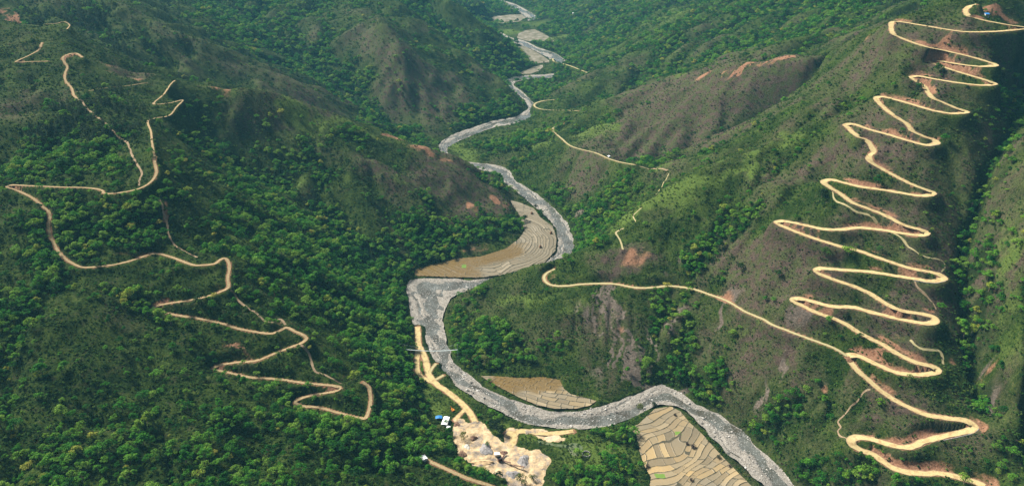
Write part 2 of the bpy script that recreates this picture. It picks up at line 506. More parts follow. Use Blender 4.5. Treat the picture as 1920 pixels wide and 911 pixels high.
# roads: bench each one into the slope
CUT = np.zeros(GZ.shape)
road_d = np.full(GZ.shape, 1e3)


def bench(line, half, reach):
    """flatten under the road, lean the banks back to the old slope"""
    d2 = np.full(GZ.shape, 1e3)
    zr = np.zeros(GZ.shape)

    def put(F, w_, d, rest):
        m = d < d2[w_]
        d2[w_] = np.where(m, d, d2[w_])
        zr[w_] = np.where(m, rest[0], zr[w_])
    stamp(GZ, G, resample(line, .8), reach + half + 2, put)
    m = d2 < reach + half
    t = smoothstep(half + .3, half + reach, d2[m])
    old_z = GZ[m]
    new = (zr[m] - .25) * (1 - t) + old_z * t
    GZ[m] = new
    up = np.clip((ROUGH[m] - zr[m]) / 2.0, 0, 1) * (1 if half > 2.6 else (.25 if half > 2.2 else (.6 if half > 2.0 else .2)))
    CUT[m] = np.maximum(CUT[m], up * (1 - smoothstep(half + reach * .45, half + reach * .9, d2[m])))
    road_d[:] = np.minimum(road_d, np.maximum(d2 - half, 0) + (0 if half > 1.6 else .9))


for wl, wd in ALL_WAYS:
    sm = smooth_curve(wl, 1.5)
    bench(sm, wd * .5 + (.5 if wd > 2.5 else .2), 9.0 if wd > 3.9 else (6.0 if wd > 2.5 else 3.0))


def ground(x, y):
    return G.sample(GZ, np.asarray(x, float), np.asarray(y, float))


def at(u, v, start=250.0):
    """the ground seen at (u, v): follow the sight line until it meets the hill"""
    dx, dy, dz = ray(float(u), float(v))
    n = math.hypot(dx, dy)
    r = np.arange(start, 5000, 1.5)
    x, y = dx / n * r, dy / n * r
    z = CAM_Z + dz / n * r
    k = np.argmax(ground(x, y) > z)
    return float(x[k]), float(y[k]), float(ground(x[k], y[k]))


# footpaths lie on the slope as it is
WALKS = {}
for nm, (a_, wd) in FOOTPATHS.items():
    w_ = np.array([at(u, v) for u, v, _z in a_])
    WALKS[nm] = (w_, wd)
    d2 = np.full(GZ.shape, 1e3)
    stamp(d2, G, resample(w_, 1.0), wd + 4, least)
    road_d = np.minimum(road_d, np.maximum(d2 - wd * .4, 0) + .7)


# ------------------------------------------------------------------ builders
def tag(o, label=None, cat=None, group=None, kind=None):
    if label:
        o['label'] = label
    if cat:
        o['category'] = cat
    if group:
        o['group'] = group
    if kind:
        o['kind'] = kind
    return o


def link(name, me, mat=None, parent=None):
    o = bpy.data.objects.new(name, me)
    COL.objects.link(o)
    if mat and me is not None:
        me.materials.append(mat)
    if parent:
        o.parent = parent
    return o


def grid_mesh(name, V, nr, nc, keep=None, smooth=True):
    """quads over an nr x nc table of vertices; keep: which quads stay"""
    me = bpy.data.meshes.new(name)
    idx = np.arange(nr * nc).reshape(nr, nc)
    q = np.stack([idx[:-1, :-1], idx[:-1, 1:], idx[1:, 1:], idx[1:, :-1]], -1).reshape(-1, 4)
    if keep is not None:
        q = q[keep.ravel()]
        used = np.unique(q)
        remap = np.full(nr * nc, -1)
        remap[used] = np.arange(len(used))
        q = remap[q]
        V = V[used]
    else:
        used = np.arange(nr * nc)
    me.vertices.add(len(V))
    me.vertices.foreach_set('co', V.astype(np.float32).ravel())
    me.loops.add(len(q) * 4)
    me.loops.foreach_set('vertex_index', q.astype(np.int32).ravel())
    me.polygons.add(len(q))
    me.polygons.foreach_set('loop_start', np.arange(0, len(q) * 4, 4, dtype=np.int32))
    me.polygons.foreach_set('use_smooth', np.full(len(q), smooth))
    me.update(calc_edges=True)
    return me, used


def quads_mesh(name, V, F, smooth=False):
    me = bpy.data.meshes.new(name)
    me.from_pydata([tuple(v) for v in V], [], F)
    me.update()
    if smooth:
        me.polygons.foreach_set('use_smooth', np.full(len(me.polygons), True))
    return me


def attr(me, name, vals):
    a = me.attributes.new(name, 'FLOAT', 'POINT')
    a.data.foreach_set('value', np.asarray(vals, np.float32).ravel())


class MAT:
    """little helper for node materials"""

    def __init__(self, name, rough=.9, spec=.2):
        self.m = bpy.data.materials.new(name)
        self.m.use_nodes = True
        self.t = self.m.node_tree
        self.t.nodes.clear()
        self.out = self.t.nodes.new('ShaderNodeOutputMaterial')
        self.b = self.t.nodes.new('ShaderNodeBsdfPrincipled')
        self.b.inputs['Roughness'].default_value = rough
        self.b.inputs['Specular IOR Level'].default_value = spec
        self.t.links.new(self.b.outputs[0], self.out.inputs[0])

    def n(self, kind, **kw):
        x = self.t.nodes.new(kind)
        for k, v in kw.items():
            setattr(x, k, v)
        return x

    def set(self, sock, v):
        if hasattr(v, 'is_linked') or hasattr(v, 'links'):
            self.t.links.new(v, sock)
        elif isinstance(v, (tuple, list)):
            sock.default_value = (*v, 1.0) if len(v) == 3 and len(sock.default_value) == 4 else v
        else:
            sock.default_value = v

    def attr(self, name):
        return self.n('ShaderNodeAttribute', attribute_name=name).outputs['Fac']

    def noise(self, scale, detail=3, rough=.6, vec=None, warp=0.0, kind='GEO'):
        x = self.n('ShaderNodeTexNoise')
        x.inputs['Scale'].default_value = scale
        x.inputs['Detail'].default_value = detail
        x.inputs['Roughness'].default_value = rough
        x.inputs['Distortion'].default_value = warp
        if vec is None:
            vec = self.n('ShaderNodeNewGeometry').outputs['Position']
        self.t.links.new(vec, x.inputs['Vector'])
        return x.outputs['Fac']

    def ramp(self, fac, stops, interp='LINEAR'):
        x = self.n('ShaderNodeValToRGB')
        x.color_ramp.interpolation = interp
        e = x.color_ramp.elements
        while len(e) < len(stops):
            e.new(.5)
        for q, (p, c) in zip(e, stops):
            q.position = p
            q.color = (*c, 1) if len(c) == 3 else c
        self.t.links.new(fac, x.inputs[0])
        return x.outputs[0]

    def mix(self, fac, a, b, mode='MIX'):
        x = self.n('ShaderNodeMix', data_type='RGBA', blend_type=mode)
        self.set(x.inputs[0], fac)
        self.set(x.inputs[6], a)
        self.set(x.inputs[7], b)
        return x.outputs[2]

    def math(self, op, a, b=0.0, clamp=False):
        x = self.n('ShaderNodeMath', operation=op, use_clamp=clamp)
        self.set(x.inputs[0], a)
        self.set(x.inputs[1], b)
        return x.outputs[0]

    def band(self, v, lo, hi):
        x = self.n('ShaderNodeMapRange', interpolation_type='SMOOTHSTEP')
        self.set(x.inputs['Value'], v)
        x.inputs['From Min'].default_value = lo
        x.inputs['From Max'].default_value = hi
        return x.outputs['Result']

    def color(self, c):
        self.set(self.b.inputs['Base Color'], c)
        return self

    def bump(self, h, dist, strength=1.0):
        x = self.n('ShaderNodeBump')
        x.inputs['Strength'].default_value = strength
        x.inputs['Distance'].default_value = dist
        self.t.links.new(h, x.inputs['Height'])
        self.t.links.new(x.outputs[0], self.b.inputs['Normal'])
        return self


def plain(name, c, rough=.8, vary=.25, scale=1.5):
    m = MAT(name, rough)
    k = m.noise(scale, 4)
    lo = tuple(v * (1 - vary) for v in c)
    hi = tuple(min(1, v * (1 + vary)) for v in c)
    m.color(m.ramp(k, [(.3, lo), (.7, hi)]))
    return m.m

# ------------------------------------------------------------------ land cover, surveyed as patches: u v (reach across, reach up the slope) strength
COVER = {
    'brown': ("350 110 130 34 .35, 560 165 90 20 .45, 670 90 60 60 .40, 620 60 50 40 .25, 1480 520 50 50 .7, 1560 470 60 30 .6, 1650 440 70 30 .6, 1600 400 60 30 .5, 1700 480 50 30 .5, 1660 600 60 25 .7, 1560 600 50 20 .7, 1720 560 30 30 .6, 1420 500 60 40 .6, 1300 520 60 30 .4, 870 330 80 50 .9, 790 300 50 30 .6, 740 340 40 40 .5, 1060 640 60 40 .4, 1200 600 70 60 .4, 1220 170 70 40 .7, 1340 190 120 50 .9, 1100 330 60 30 .6, 1750 150 60 40 .5, 1780 560 20 80 .5, 1650 250 80 50 .4, 1880 480 40 60 .3, 1270 205 120 62 1, 1190 240 55 40 .8, 1400 165 90 42 1, 1120 292 60 26 .9, 1040 165 50 12 .7, 1500 130 80 26 .7, 1495 450 40 40 .8, 1380 480 50 50 .5, 1440 560 60 34 1,"
              "1620 470 90 60 .55, 1640 560 90 45 .7, 1520 625 60 30 .7, 1660 390 60 40 .5, 1690 310 60 40 .4, 845 345 75 48 1, 900 390 30 22 .9, 740 440 20 40 .7, 800 170 95 55 .85, 740 110 50 60 .6, 880 150 50 40 .5,"
              "590 380 30 20 .4, 1130 610 60 50 .5, 1250 600 60 40 .5, 1330 640 40 40 .5, 1130 690 60 26 .5, 560 190 70 16 .5, 620 180 60 20 .4, 1750 200 90 60 .3, 1700 90 90 40 .5, 1830 640 40 60 .3,"
              "1700 760 70 20 .7, 1640 800 60 14 .4, 1880 720 50 40 .5, 1320 60 60 20 .3, 1180 490 60 24 1, 1230 110 50 18 .4, 1500 300 70 24 .25, 260 560 90 40 .3, 60 700 60 40 .3, 430 700 60 30 .4, 60 190 50 30 .5, 230 130 40 8 .9, 1460 260 60 30 .2"),
    'lush': ("620 400 60 60 .5, 480 410 60 50 .5, 560 520 80 40 .6, 650 520 50 40 .5, 720 620 30 40 .5, 540 260 60 20 .6, 420 440 40 30 .4, 200 430 60 30 .3, 180 600 90 60 .3, 120 520 60 30 .4, 660 660 40 40 .4, 1010 560 70 22 .8, 1080 580 60 30 .5, 600 225 80 20 1, 720 258 60 10 .7, 1290 350 70 22 .9, 1380 318 70 18 .9, 1470 275 60 16 .9, 1180 400 30 18 .7, 1110 240 40 26 .8, 1010 262 50 18 .9, 870 290 36 12 1, 850 275 30 12 1, 960 250 50 12 .6,"
             "1880 480 30 60 .3, 960 62 28 7 1, 1045 72 16 10 .9, 1000 45 40 6 .7, 1040 50 60 8 .5, 1120 280 20 12 .3, 1160 90 60 20 .5, 1230 40 60 20 .6, 880 530 50 8 .8, 830 650 20 20 .3, 800 745 22 26 1, 830 765 26 18 .9,"
             "880 745 40 14 .9, 935 800 30 14 1, 790 680 8 16 1, 1120 860 60 36 1, 1090 830 60 20 .8, 1000 822 30 10 1, 1150 830 20 20 .8, 1240 525 40 10 .6, 1290 520 30 12 .7, 1430 620 50 16 .5, 1480 660 60 12 .6, 1610 740 40 14 .4, 300 410 50 40 .3, 1130 740 60 10 .7, 200 620 150 80 .25, 430 340 40 20 .3, 690 560 60 30 .3,"
             "1350 390 40 14 .4, 1560 300 60 20 .3, 1330 300 60 20 .3"),
    'soil': ("1320 142 24 3 1.0, 1380 131 30 4 1.5, 1430 121 22 4 1.5, 1458 113 16 4 1.6, 740 258 20 3 1.0, 790 280 24 4 1.0, 850 305 24 4 1.0, 940 385 10 14 .9, 900 400 24 8 .5, 840 320 30 6 .6, 1190 488 34 18 .9, 1158 600 5 60 .7, 1330 660 4 30 .6, 900 466 34 7 1.2, 875 468 12 6 1.0, 1530 560 30 8 .4, 880 385 10 6 1.2, 925 375 8 10 1.2, 850 345 40 8 .35, 725 255 12 3 1.1, 770 272 30 5 .9, 830 297 26 6 .8, 905 462 26 6 1.1, 1180 490 36 16 .8, 1130 500 40 12 .35, 1040 515 12 8 .8, 1405 125 60 3 1.2, 1455 114 24 4 1.4, 1360 135 20 3 .7, 1870 22 34 10 1.1, 1850 35 24 4 .5,"
             "1770 80 12 8 .9, 1800 92 20 6 .5, 1545 735 8 12 .9, 1515 760 8 14 .35, 1690 620 26 12 .6, 1715 645 26 10 .7, 1690 590 30 6 .6, 1640 670 16 8 .8, 1720 660 26 10 .5, 1690 470 26 10 .5, 1785 680 10 8 .8, 1200 520 40 6 .4, 1160 590 8 24 .7, 1165 620 10 10 .7, 1355 560 16 10 .7, 1340 590 8 14 .4,"
             "430 670 40 10 1, 403 690 8 8 1, 310 568 14 5 .9, 245 478 30 5 .8, 270 470 20 6 .8, 215 135 40 7 .8, 140 108 16 5 .9, 15 35 14 12 1, 12 15 12 12 .6, 430 170 14 4 .7, 400 165 20 3 .5, 310 385 5 8 .9, 308 410 6 14 .9, 410 535 12 5 .7, 520 605 10 6 .7, 1060 190 10 3 .4, 755 130 8 24 .35, 900 130 20 4 .3, 1860 690 12 8 .6, 1905 720 12 8 .4,"
             "1460 690 10 40 .5, 1650 50 10 6 .6, 1630 70 6 6 .6, 1495 600 14 12 .4, 700 120 10 30 .3, 850 80 16 6 .3, 480 690 40 6 .5, 590 680 10 14 .4"),
    'scree': ("1128 600 5 60 1, 1150 590 7 70 1.1, 1172 600 6 60 .9, 1108 610 4 40 .9, 1180 670 5 40 1, 1196 700 5 26 1, 1215 640 4 40 .8, 1255 600 4 50 .7, 1345 600 5 36 .9, 1425 720 5 50 1, 1452 690 5 40 .9, 1480 600 10 20 .7, 1160 500 40 20 .35, 1160 560 10 50 .8, 1140 600 16 30 .5, 1185 690 10 22 .9, 1195 660 6 20 .5, 1090 600 14 40 .4, 1225 728 22 8 1, 1360 560 20 12 .6, 1430 700 8 40 .7, 1420 760 6 22 .7, 1100 690 60 30 .3, 1280 480 8 20 .3, 1500 590 20 20 .5, 1090 400 10 12 .8, 1250 515 8 12 .4, 1550 720 12 10 .4, 1850 690 16 8 .4, 1870 760 8 24 .5, 1000 190 10 6 .3, 1030 660 40 20 .15, 780 545 8 10 .5, 1290 730 20 10 .6"),
    'wood': ("440 205 60 24 .8, 500 225 50 20 .6, 1905 430 40 100 1, 1900 570 36 80 1, 1890 700 36 60 .9, 1900 830 40 60 .8, 560 290 120 50 .5, 450 260 60 40 .5, 640 260 60 20 .7, 740 270 40 10 .6, 60 570 70 90 .45, 60 700 80 60 .35, 400 380 60 60 .4, 520 380 70 40 .4, 1895 620 30 70 .8, 1900 480 24 60 .7, 1880 740 30 40 .6, 1910 340 20 60 .6, 480 240 60 30 .6, 560 290 40 40 .4, 830 620 20 40 .3, 600 520 150 90 .7, 690 500 60 60 .6, 740 580 40 60 .8, 850 435 100 28 1.2, 780 470 60 36 1, 960 430 20 14 1.2, 1110 430 30 40 1, 1040 370 30 26 .9, 1150 370 50 26 .9, 1230 300 40 22 .8, 1330 240 50 20 .6, 130 230 100 50 .6, 150 290 120 40 .7, 250 400 100 60 .6, 90 450 90 80 .4, 650 800 140 60 .9,"
             "750 700 40 90 .9, 820 830 40 24 .9, 880 890 60 14 .9, 1060 905 50 14 .9, 1130 880 40 40 .9, 1170 830 26 30 .9, 400 850 300 50 .25, 100 850 120 60 .25, 920 640 60 50 1.1, 1010 660 50 24 1, 870 600 30 40 1, 950 690 60 10 1, 1290 690 60 40 .9, 1340 740 50 40 1, 1380 660 50 50 .6, 1450 790 50 50 1.1, 1500 850 80 40 1.1,"
             "1550 880 80 30 1, 1500 780 60 40 .6, 1660 905 80 14 .9, 1830 480 20 90 1, 1820 620 20 60 1, 1860 780 20 80 .9, 1890 300 30 60 .9, 1900 200 30 60 .8, 600 110 60 50 .8, 500 60 60 40 .8, 660 180 50 40 .8, 690 220 40 16 1, 760 250 30 12 .8, 880 220 70 12 1, 960 110 24 24 1, 930 60 20 20 .7, 950 15 30 12 .9, 1080 50 60 14 1.2, 1150 60 50 20 .8,"
             "1250 60 60 30 .6, 1420 60 100 40 .7, 1550 30 80 26 .8, 1010 170 20 16 .8, 900 280 40 8 .5, 960 275 50 14 .9, 930 340 12 14 .9, 970 335 8 12 .7, 1130 460 20 20 .8, 1330 540 30 30 .4, 1250 570 20 50 .5, 1200 640 30 40 .5, 310 600 60 50 .2, 20 560 60 60 .6, 1380 420 30 30 .8, 1320 470 30 40 .8, 1290 410 20 20 .6, 1700 520 30 10 .4, 1600 470 30 16 .3, 1640 540 30 10 .3, 1660 760 20 20 .4,"
             "1780 40 60 20 .4, 1600 120 60 20 .4, 1750 420 30 14 .3, 400 250 60 50 .4, 500 250 60 30 .4, 980 555 20 6 .7, 900 548 26 8 .8, 300 90 100 40 .5, 160 40 90 30 .6, 1750 150 40 10 .5, 1560 440 20 12 .3"),
    'bare': ("620 779 70 9 .8, 570 760 24 9 .8, 690 770 12 20 .8, 315 585 26 9 .8, 430 510 10 24 .6, 400 500 24 8 .6, 1660 880 60 8 .7, 902 474 44 14 1.3, 1160 580 40 60 .6, 1130 620 30 60 .5, 1190 640 20 60 .5, 350 110 130 34 .40, 560 165 90 22 .5, 670 90 60 60 .45, 1400 60 80 30 .2, 1200 60 80 30 .2, 905 464 30 7 1.3, 1100 30 20 5 .2, 230 540 90 34 .6, 330 530 60 20 .5, 100 690 60 40 .4, 160 640 60 30 .3, 440 640 60 20 .4, 480 760 60 30 .4, 230 680 60 30 .3, 820 340 60 36 .9, 900 370 30 20 .9, 800 160 60 50 .6, 1280 210 120 50 .6, 1400 165 80 36 .7, 1000 590 60 30 .6, 1080 590 70 40 .5, 1140 690 60 20 .7, 1040 560 60 16 .6, 1180 490 60 18 .8, 1640 570 110 60 .35, 1600 460 110 40 .3, 1480 450 40 40 .5,"
             "1300 350 70 20 .5, 1450 270 60 18 .5, 600 225 70 12 .2, 960 62 28 7 1, 1045 72 16 10 .8, 870 290 30 10 .7, 1620 780 50 12 .5, 1680 780 50 12 .5, 1480 660 60 12 .3, 800 740 20 26 .9, 830 700 20 30 .9, 870 750 30 20 .8, 940 805 30 10 .7, 1080 830 50 16 .6, 1000 822 30 10 .7, 560 680 20 20 .2, 1880 640 40 40 .3, 230 130 40 8 .8, 250 150 40 8 .5, 1120 740 50 10 .7, 1010 45 40 6 .6"),
}


def patches(spec):
    a = np.array([float(q) for q in spec.replace(',', ' ').split()]).reshape(-1, 5)
    out = []
    for u, v, ru, rv, s in a:
        x, y, z = at(u, max(v, 2))
        m = math.dist((x, y, z), (0, 0, CAM_Z)) / math.hypot(FPX, u - 960, v - 455)      # metres across one photo pixel
        x1, y1, _ = at(u, max(v - rv, 2))
        x2, y2, _ = at(u, v + rv)
        ry = min(.5 * math.hypot(x1 - x2, y1 - y2), 6 * rv * m)
        ang = math.atan2(x1 - x2, y1 - y2)
        out.append((x, y, ru * m, max(ry, 3), ang, s))
    return out


def cover(spec, X, Y):
    """soft ragged patches on the ground"""
    wx = X + 34 * fbm(X, Y, 70, 5, 41, .6)
    wy = Y + 34 * fbm(X, Y, 70, 5, 47, .6)
    F = np.zeros(X.shape)
    for x, y, rx, ry, ang, s in spec:
        R = max(rx, ry) * 2.2 + 30
        m = (np.abs(X - x) < R) & (np.abs(Y - y) < R)
        if not m.any():
            continue
        k = min(1.0, max(rx, ry) / 55)
        dx = (X[m] - x) + k * (wx[m] - X[m])
        dy = (Y[m] - y) + k * (wy[m] - Y[m])
        a = dx * math.cos(ang) - dy * math.sin(ang)
        b = dx * math.sin(ang) + dy * math.cos(ang)
        F[m] = np.maximum(F[m], s * np.exp(-((a / rx) ** 2 + (b / ry) ** 2) ** 1.0 * .85))
    return F


COV = {}
for k_, s_ in COVER.items():
    COV[k_] = cover(patches(s_), G.X, G.Y)

rel = G.sample(GZ, G.X, G.Y)
hollow = smoothstep(.5, 1.5, GFLOW)
n_big = fbm(G.X, G.Y, 150, 4, 61)
n_mid = fbm(G.X, G.Y, 40, 3, 67)
lap = -C.sample(sum(np.roll(np.roll(np.pad(CZ, 6, mode='edge'), a_, 0), b_, 1) for a_, b_ in ((6, 0), (-6, 0), (0, 6), (0, -6)))[6:-6, 6:-6] - 4 * CZ, G.X, G.Y) / np.exp(G.R) * 90
CREST = smoothstep(.4, 2.6, lap) * smoothstep(15, 40, GZ)
left_wet = smoothstep(40, -120, G.X) * smoothstep(1300, 700, G.Y)
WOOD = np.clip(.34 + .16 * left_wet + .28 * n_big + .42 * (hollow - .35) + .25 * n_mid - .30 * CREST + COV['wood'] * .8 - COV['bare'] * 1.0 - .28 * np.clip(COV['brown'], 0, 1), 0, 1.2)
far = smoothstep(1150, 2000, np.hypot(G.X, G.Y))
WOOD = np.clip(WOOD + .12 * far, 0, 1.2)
LEVEL = BED.copy()
for name in FIELD_W:
    LEVEL |= inside(G.X, G.Y, FIELD_W[name])
WOOD[(road_d < 1.6) | (riv_d < 3) | LEVEL] = 0
WOOD *= 1 - np.clip(COV['soil'] + COV['scree'], 0, 1) * .8
BROWN = np.clip(COV['brown'] + .30 * (n_big < -.1) * np.abs(n_big) + .25 * np.clip(fbm(G.X, G.Y, 90, 3, 71), 0, 1) - .35 * hollow - .12 * left_wet + .30 * smoothstep(120, 260, G.X) * smoothstep(1500, 1100, G.Y) * np.clip(.45 + 1.4 * fbm(G.X, G.Y, 65, 4, 73), 0, 1), 0, 1)
LUSH_LIT = np.clip(COV['lush'] + .45 * CREST * smoothstep(-.3, .3, n_mid) + .35 * np.clip(fbm(G.X, G.Y, 120, 3, 77) - .1, 0, 1), 0, 1)  # open grass patches, plus crests coloured lighter to stand in for their lit highlights
SOIL = np.clip(COV['soil'] * (.75 + .6 * n_mid) + CUT * (.55 + .5 * n_mid) + .65 * (1 - smoothstep(.1, 1.1, road_d)), 0, 1)
SCREE = np.clip(COV['scree'] * (1.25 + 1.0 * n_mid), 0, 1)
SAND = np.zeros(GZ.shape)

# quarry pit outlines on the flat: u v
PIT = ["851 787, 860 784, 882 790, 904 790, 918 803, 922 812, 939 826, 957 832, 975 838, 990 842, 1012 846, 1028 855, 1032 863, 1026 885, 1018 905, 1012 925, 955 925, 948 900, 934 893, 912 882, 886 874, 866 860, 852 835, 850 812",
       "945 806, 960 803, 990 805, 1012 803, 1042 812, 1058 822, 1046 830, 1020 826, 1000 812, 975 812, 964 822, 956 832, 948 830"]
for s_ in PIT:
    q = pts(s_)
    x, y = lift(q[:, 0], q[:, 1], 3.0)
    wx = G.X + 2.5 * noise(G.X, G.Y, 9, 81)
    wy = G.Y + 2.5 * noise(G.X, G.Y, 9, 83)
    m = inside(wx, wy, np.stack([x, y], 1))
    SAND[m] = 1
for _ in range(2):
    p = np.pad(SAND, 1, mode='edge')
    SAND = SAND * .5 + (p[:-2, 1:-1] + p[2:, 1:-1] + p[1:-1, :-2] + p[1:-1, 2:]) * .125
WOOD[SAND > .2] = 0
GZ += SAND * (1.3 * fbm(G.X, G.Y, 16, 4, 85, .6))

# ------------------------------------------------------------------ the ground sheet
m = MAT('ground', .95, .05)
geo = m.n('ShaderNodeNewGeometry').outputs['Position']
fine = m.noise(.55, 5, .7)
mid = m.noise(.11, 4, .65)
speck = m.noise(1.6, 2, .6)
grassy = m.ramp(fine, [(.30, (.006, .016, .003)), (.50, (.022, .044, .008)), (.72, (.058, .086, .017))])
dry = m.ramp(fine, [(.28, (.028, .020, .016)), (.52, (.072, .050, .038)), (.75, (.130, .095, .068))])
dry = m.mix(m.band(mid, .38, .60), dry, m.ramp(fine, [(.3, (.022, .032, .012)), (.7, (.078, .086, .032))]))
lush = m.ramp(fine, [(.28, (.030, .055, .010)), (.52, (.070, .108, .020)), (.75, (.125, .155, .036))])
soil = m.ramp(fine, [(.28, (.130, .060, .034)), (.52, (.240, .125, .072)), (.75, (.34, .205, .13))])
scree = m.ramp(fine, [(.28, (.060, .048, .038)), (.55, (.120, .096, .074)), (.75, (.22, .185, .150))])
sand = m.ramp(mid, [(.30, (.150, .125, .105)), (.40, (.27, .225, .175)), (.50, (.46, .335, .19)), (.62, (.58, .45, .28)), (.74, (.30, .27, .235))])
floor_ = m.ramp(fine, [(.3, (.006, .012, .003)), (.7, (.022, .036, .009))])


def edge(name, lo, hi):
    return m.band(m.math('ADD', m.attr(name), m.math('MULTIPLY', m.math('SUBTRACT', m.math('ADD', m.math('MULTIPLY', mid, .6), m.math('MULTIPLY', fine, .4)), .5), .9)), lo, hi)


tone = m.noise(.035, 4, .65)
grassy = m.mix(m.band(tone, .36, .64), m.mix(1.0, grassy, (.55, .62, .50), 'MULTIPLY'), m.mix(1.0, grassy, (1.40, 1.20, 1.10), 'MULTIPLY'))
grassy = m.mix(m.math('MULTIPLY', m.band(mid, .52, .70), .55), grassy, m.ramp(fine, [(.3, (.030, .030, .016)), (.7, (.085, .078, .036))]))
c = m.mix(edge('brown', .08, .58), grassy, dry)
c = m.mix(edge('lush', .30, .95), c, lush)
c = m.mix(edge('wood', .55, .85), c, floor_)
c = m.mix(edge('scree', .30, .72), c, scree)
c = m.mix(edge('soil', .34, .72), c, soil)
c = m.mix(edge('sand', .30, .62), c, sand)
m.color(c)
h = m.math('ADD', m.math('MULTIPLY', fine, 1.0), m.math('MULTIPLY', speck, .45))
m.bump(h, 1.3, .8)
M_GROUND = m.m

V = np.stack([G.X, G.Y, GZ], -1).reshape(-1, 3)
quad_in = ~(BED[:-1, :-1] & BED[1:, :-1] & BED[:-1, 1:] & BED[1:, 1:] & False)
me, used = grid_mesh('terrain', V, G.nr, G.nt, None)
for nm, F in (('brown', BROWN), ('lush', LUSH_LIT), ('wood', WOOD), ('soil', SOIL), ('scree', SCREE), ('sand', SAND)):
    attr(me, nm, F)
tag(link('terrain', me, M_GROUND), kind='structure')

# ------------------------------------------------------------------ roads
m = MAT('dirt road', .95, .05)
k1 = m.noise(.25, 4, .6)
k2 = m.noise(1.7, 4, .7)
ac = m.attr('across')
c = m.ramp(k2, [(.3, (.31, .240, .108)), (.55, (.47, .372, .178)), (.75, (.62, .51, .28))])
c = m.mix(m.band(k1, .48, .68), c, (.33, .225, .105))
c = m.mix(m.math('MULTIPLY', m.band(m.math('ADD', ac, m.math('MULTIPLY', m.math('SUBTRACT', k2, .5), .8)), .62, 1.0), .75), c, (.27, .19, .115))
m.color(c)
m.bump(k2, .08)
M_ROAD = m.m
m = MAT('pale track', .95, .05)
k2 = m.noise(1.2, 4, .7)
ac = m.attr('across')
c = m.ramp(k2, [(.3, (.20, .18, .085)), (.52, (.37, .31, .165)), (.75, (.46, .38, .22))])
c = m.mix(m.math('MULTIPLY', m.band(m.math('ADD', ac, m.math('MULTIPLY', m.math('SUBTRACT', k2, .5), 1.2)), .55, .95), .8), c, (.14, .145, .05))
m.color(c)
M_PALE = m.m
m = MAT('trodden earth', .95, .05)
k2 = m.noise(1.2, 4, .7)
m.color(m.ramp(k2, [(.3, (.12, .085, .05)), (.55, (.27, .195, .12)), (.75, (.36, .27, .18))]))
M_EARTH = m.m
m = MAT('red track', .95, .05)
k2 = m.noise(.9, 4, .7)
ac = m.attr('across')
c = m.ramp(k2, [(.3, (.19, .130, .066)), (.55, (.31, .235, .125)), (.75, (.42, .34, .20))])
c = m.mix(m.math('MULTIPLY', m.band(ac, .6, 1.0), .7), c, (.20, .10, .052))
m.color(c)
M_RED = m.m


def ribbon(name, line, width, mat, lift_z=.06, ragged=.26, widen=.35, drape=False):
    p = smooth_curve(line, 1.2)
    z = p[:, 2].copy()
    k = np.ones(9) / 9
    if len(z) > 20:
        z[4:-4] = np.convolve(z, k, 'valid')
    t = np.gradient(p[:, :2], axis=0)
    t = t / np.maximum(np.linalg.norm(t, axis=1, keepdims=True), 1e-6)
    ang = np.unwrap(np.arctan2(t[:, 1], t[:, 0]))
    cur = np.abs(np.convolve(np.pad(np.gradient(ang), 5, mode='edge'), np.ones(11) / 11, 'valid')) / 1.2
    n = np.stack([-t[:, 1], t[:, 0]], 1)
    hw = width * .5 * (1 + widen * np.clip(cur / .16, 0, 1))
    e1 = hw * (1 + ragged * noise(p[:, 0], p[:, 1], 7, 5) + ragged * .6 * noise(p[:, 0], p[:, 1], 2.2, 8))
    e2 = hw * (1 + ragged * noise(p[:, 0], p[:, 1], 7, 6) + ragged * .6 * noise(p[:, 0], p[:, 1], 2.2, 9))
    cols = np.array([-1, -.72, -.38, 0, .38, .72, 1.0])
    rut = np.array([0, .03, -.05, .02, -.05, .03, 0])
    V = []
    for c_, r_ in zip(cols, rut):
        off = np.where(c_ < 0, e1 * c_, e2 * c_)
        V.append(np.stack([p[:, 0] + n[:, 0] * off, p[:, 1] + n[:, 1] * off, z + lift_z + r_], 1))
    V = np.stack(V, 1)
    if drape:
        V[..., 2] = ground(V[..., 0], V[..., 1]) + .10
    me, used = grid_mesh(name, V.reshape(-1, 3), len(p), len(cols))
    attr(me, 'across', np.tile(np.abs(cols), len(p)))
    return tag(link(name, me, mat), kind='structure')


ribbon('dirt_road', road_right, 5.6, M_ROAD)
ribbon('dirt_road', road_left, 2.7, M_RED)
ribbon('dirt_road', road_path, 3.4, M_PALE)
for nm, (ln, wd) in TRACKS.items():
    ribbon('dirt_track', ln, wd, M_ROAD if 'quarry' in nm or 'pit' in nm else (M_PALE if nm in ('spur_track', 'valley_track', 'riverside_track', 'far_track', 'river_access', 'ford_track') else M_RED), .05)
for nm, (ln, wd) in WALKS.items():
    ribbon('footpath', ln, wd, M_PALE if nm in ('short_cut', 'bend_footpath', 'old_road', 'spur_path', 'meadow_path') else M_EARTH, .04, .4, .2, True)

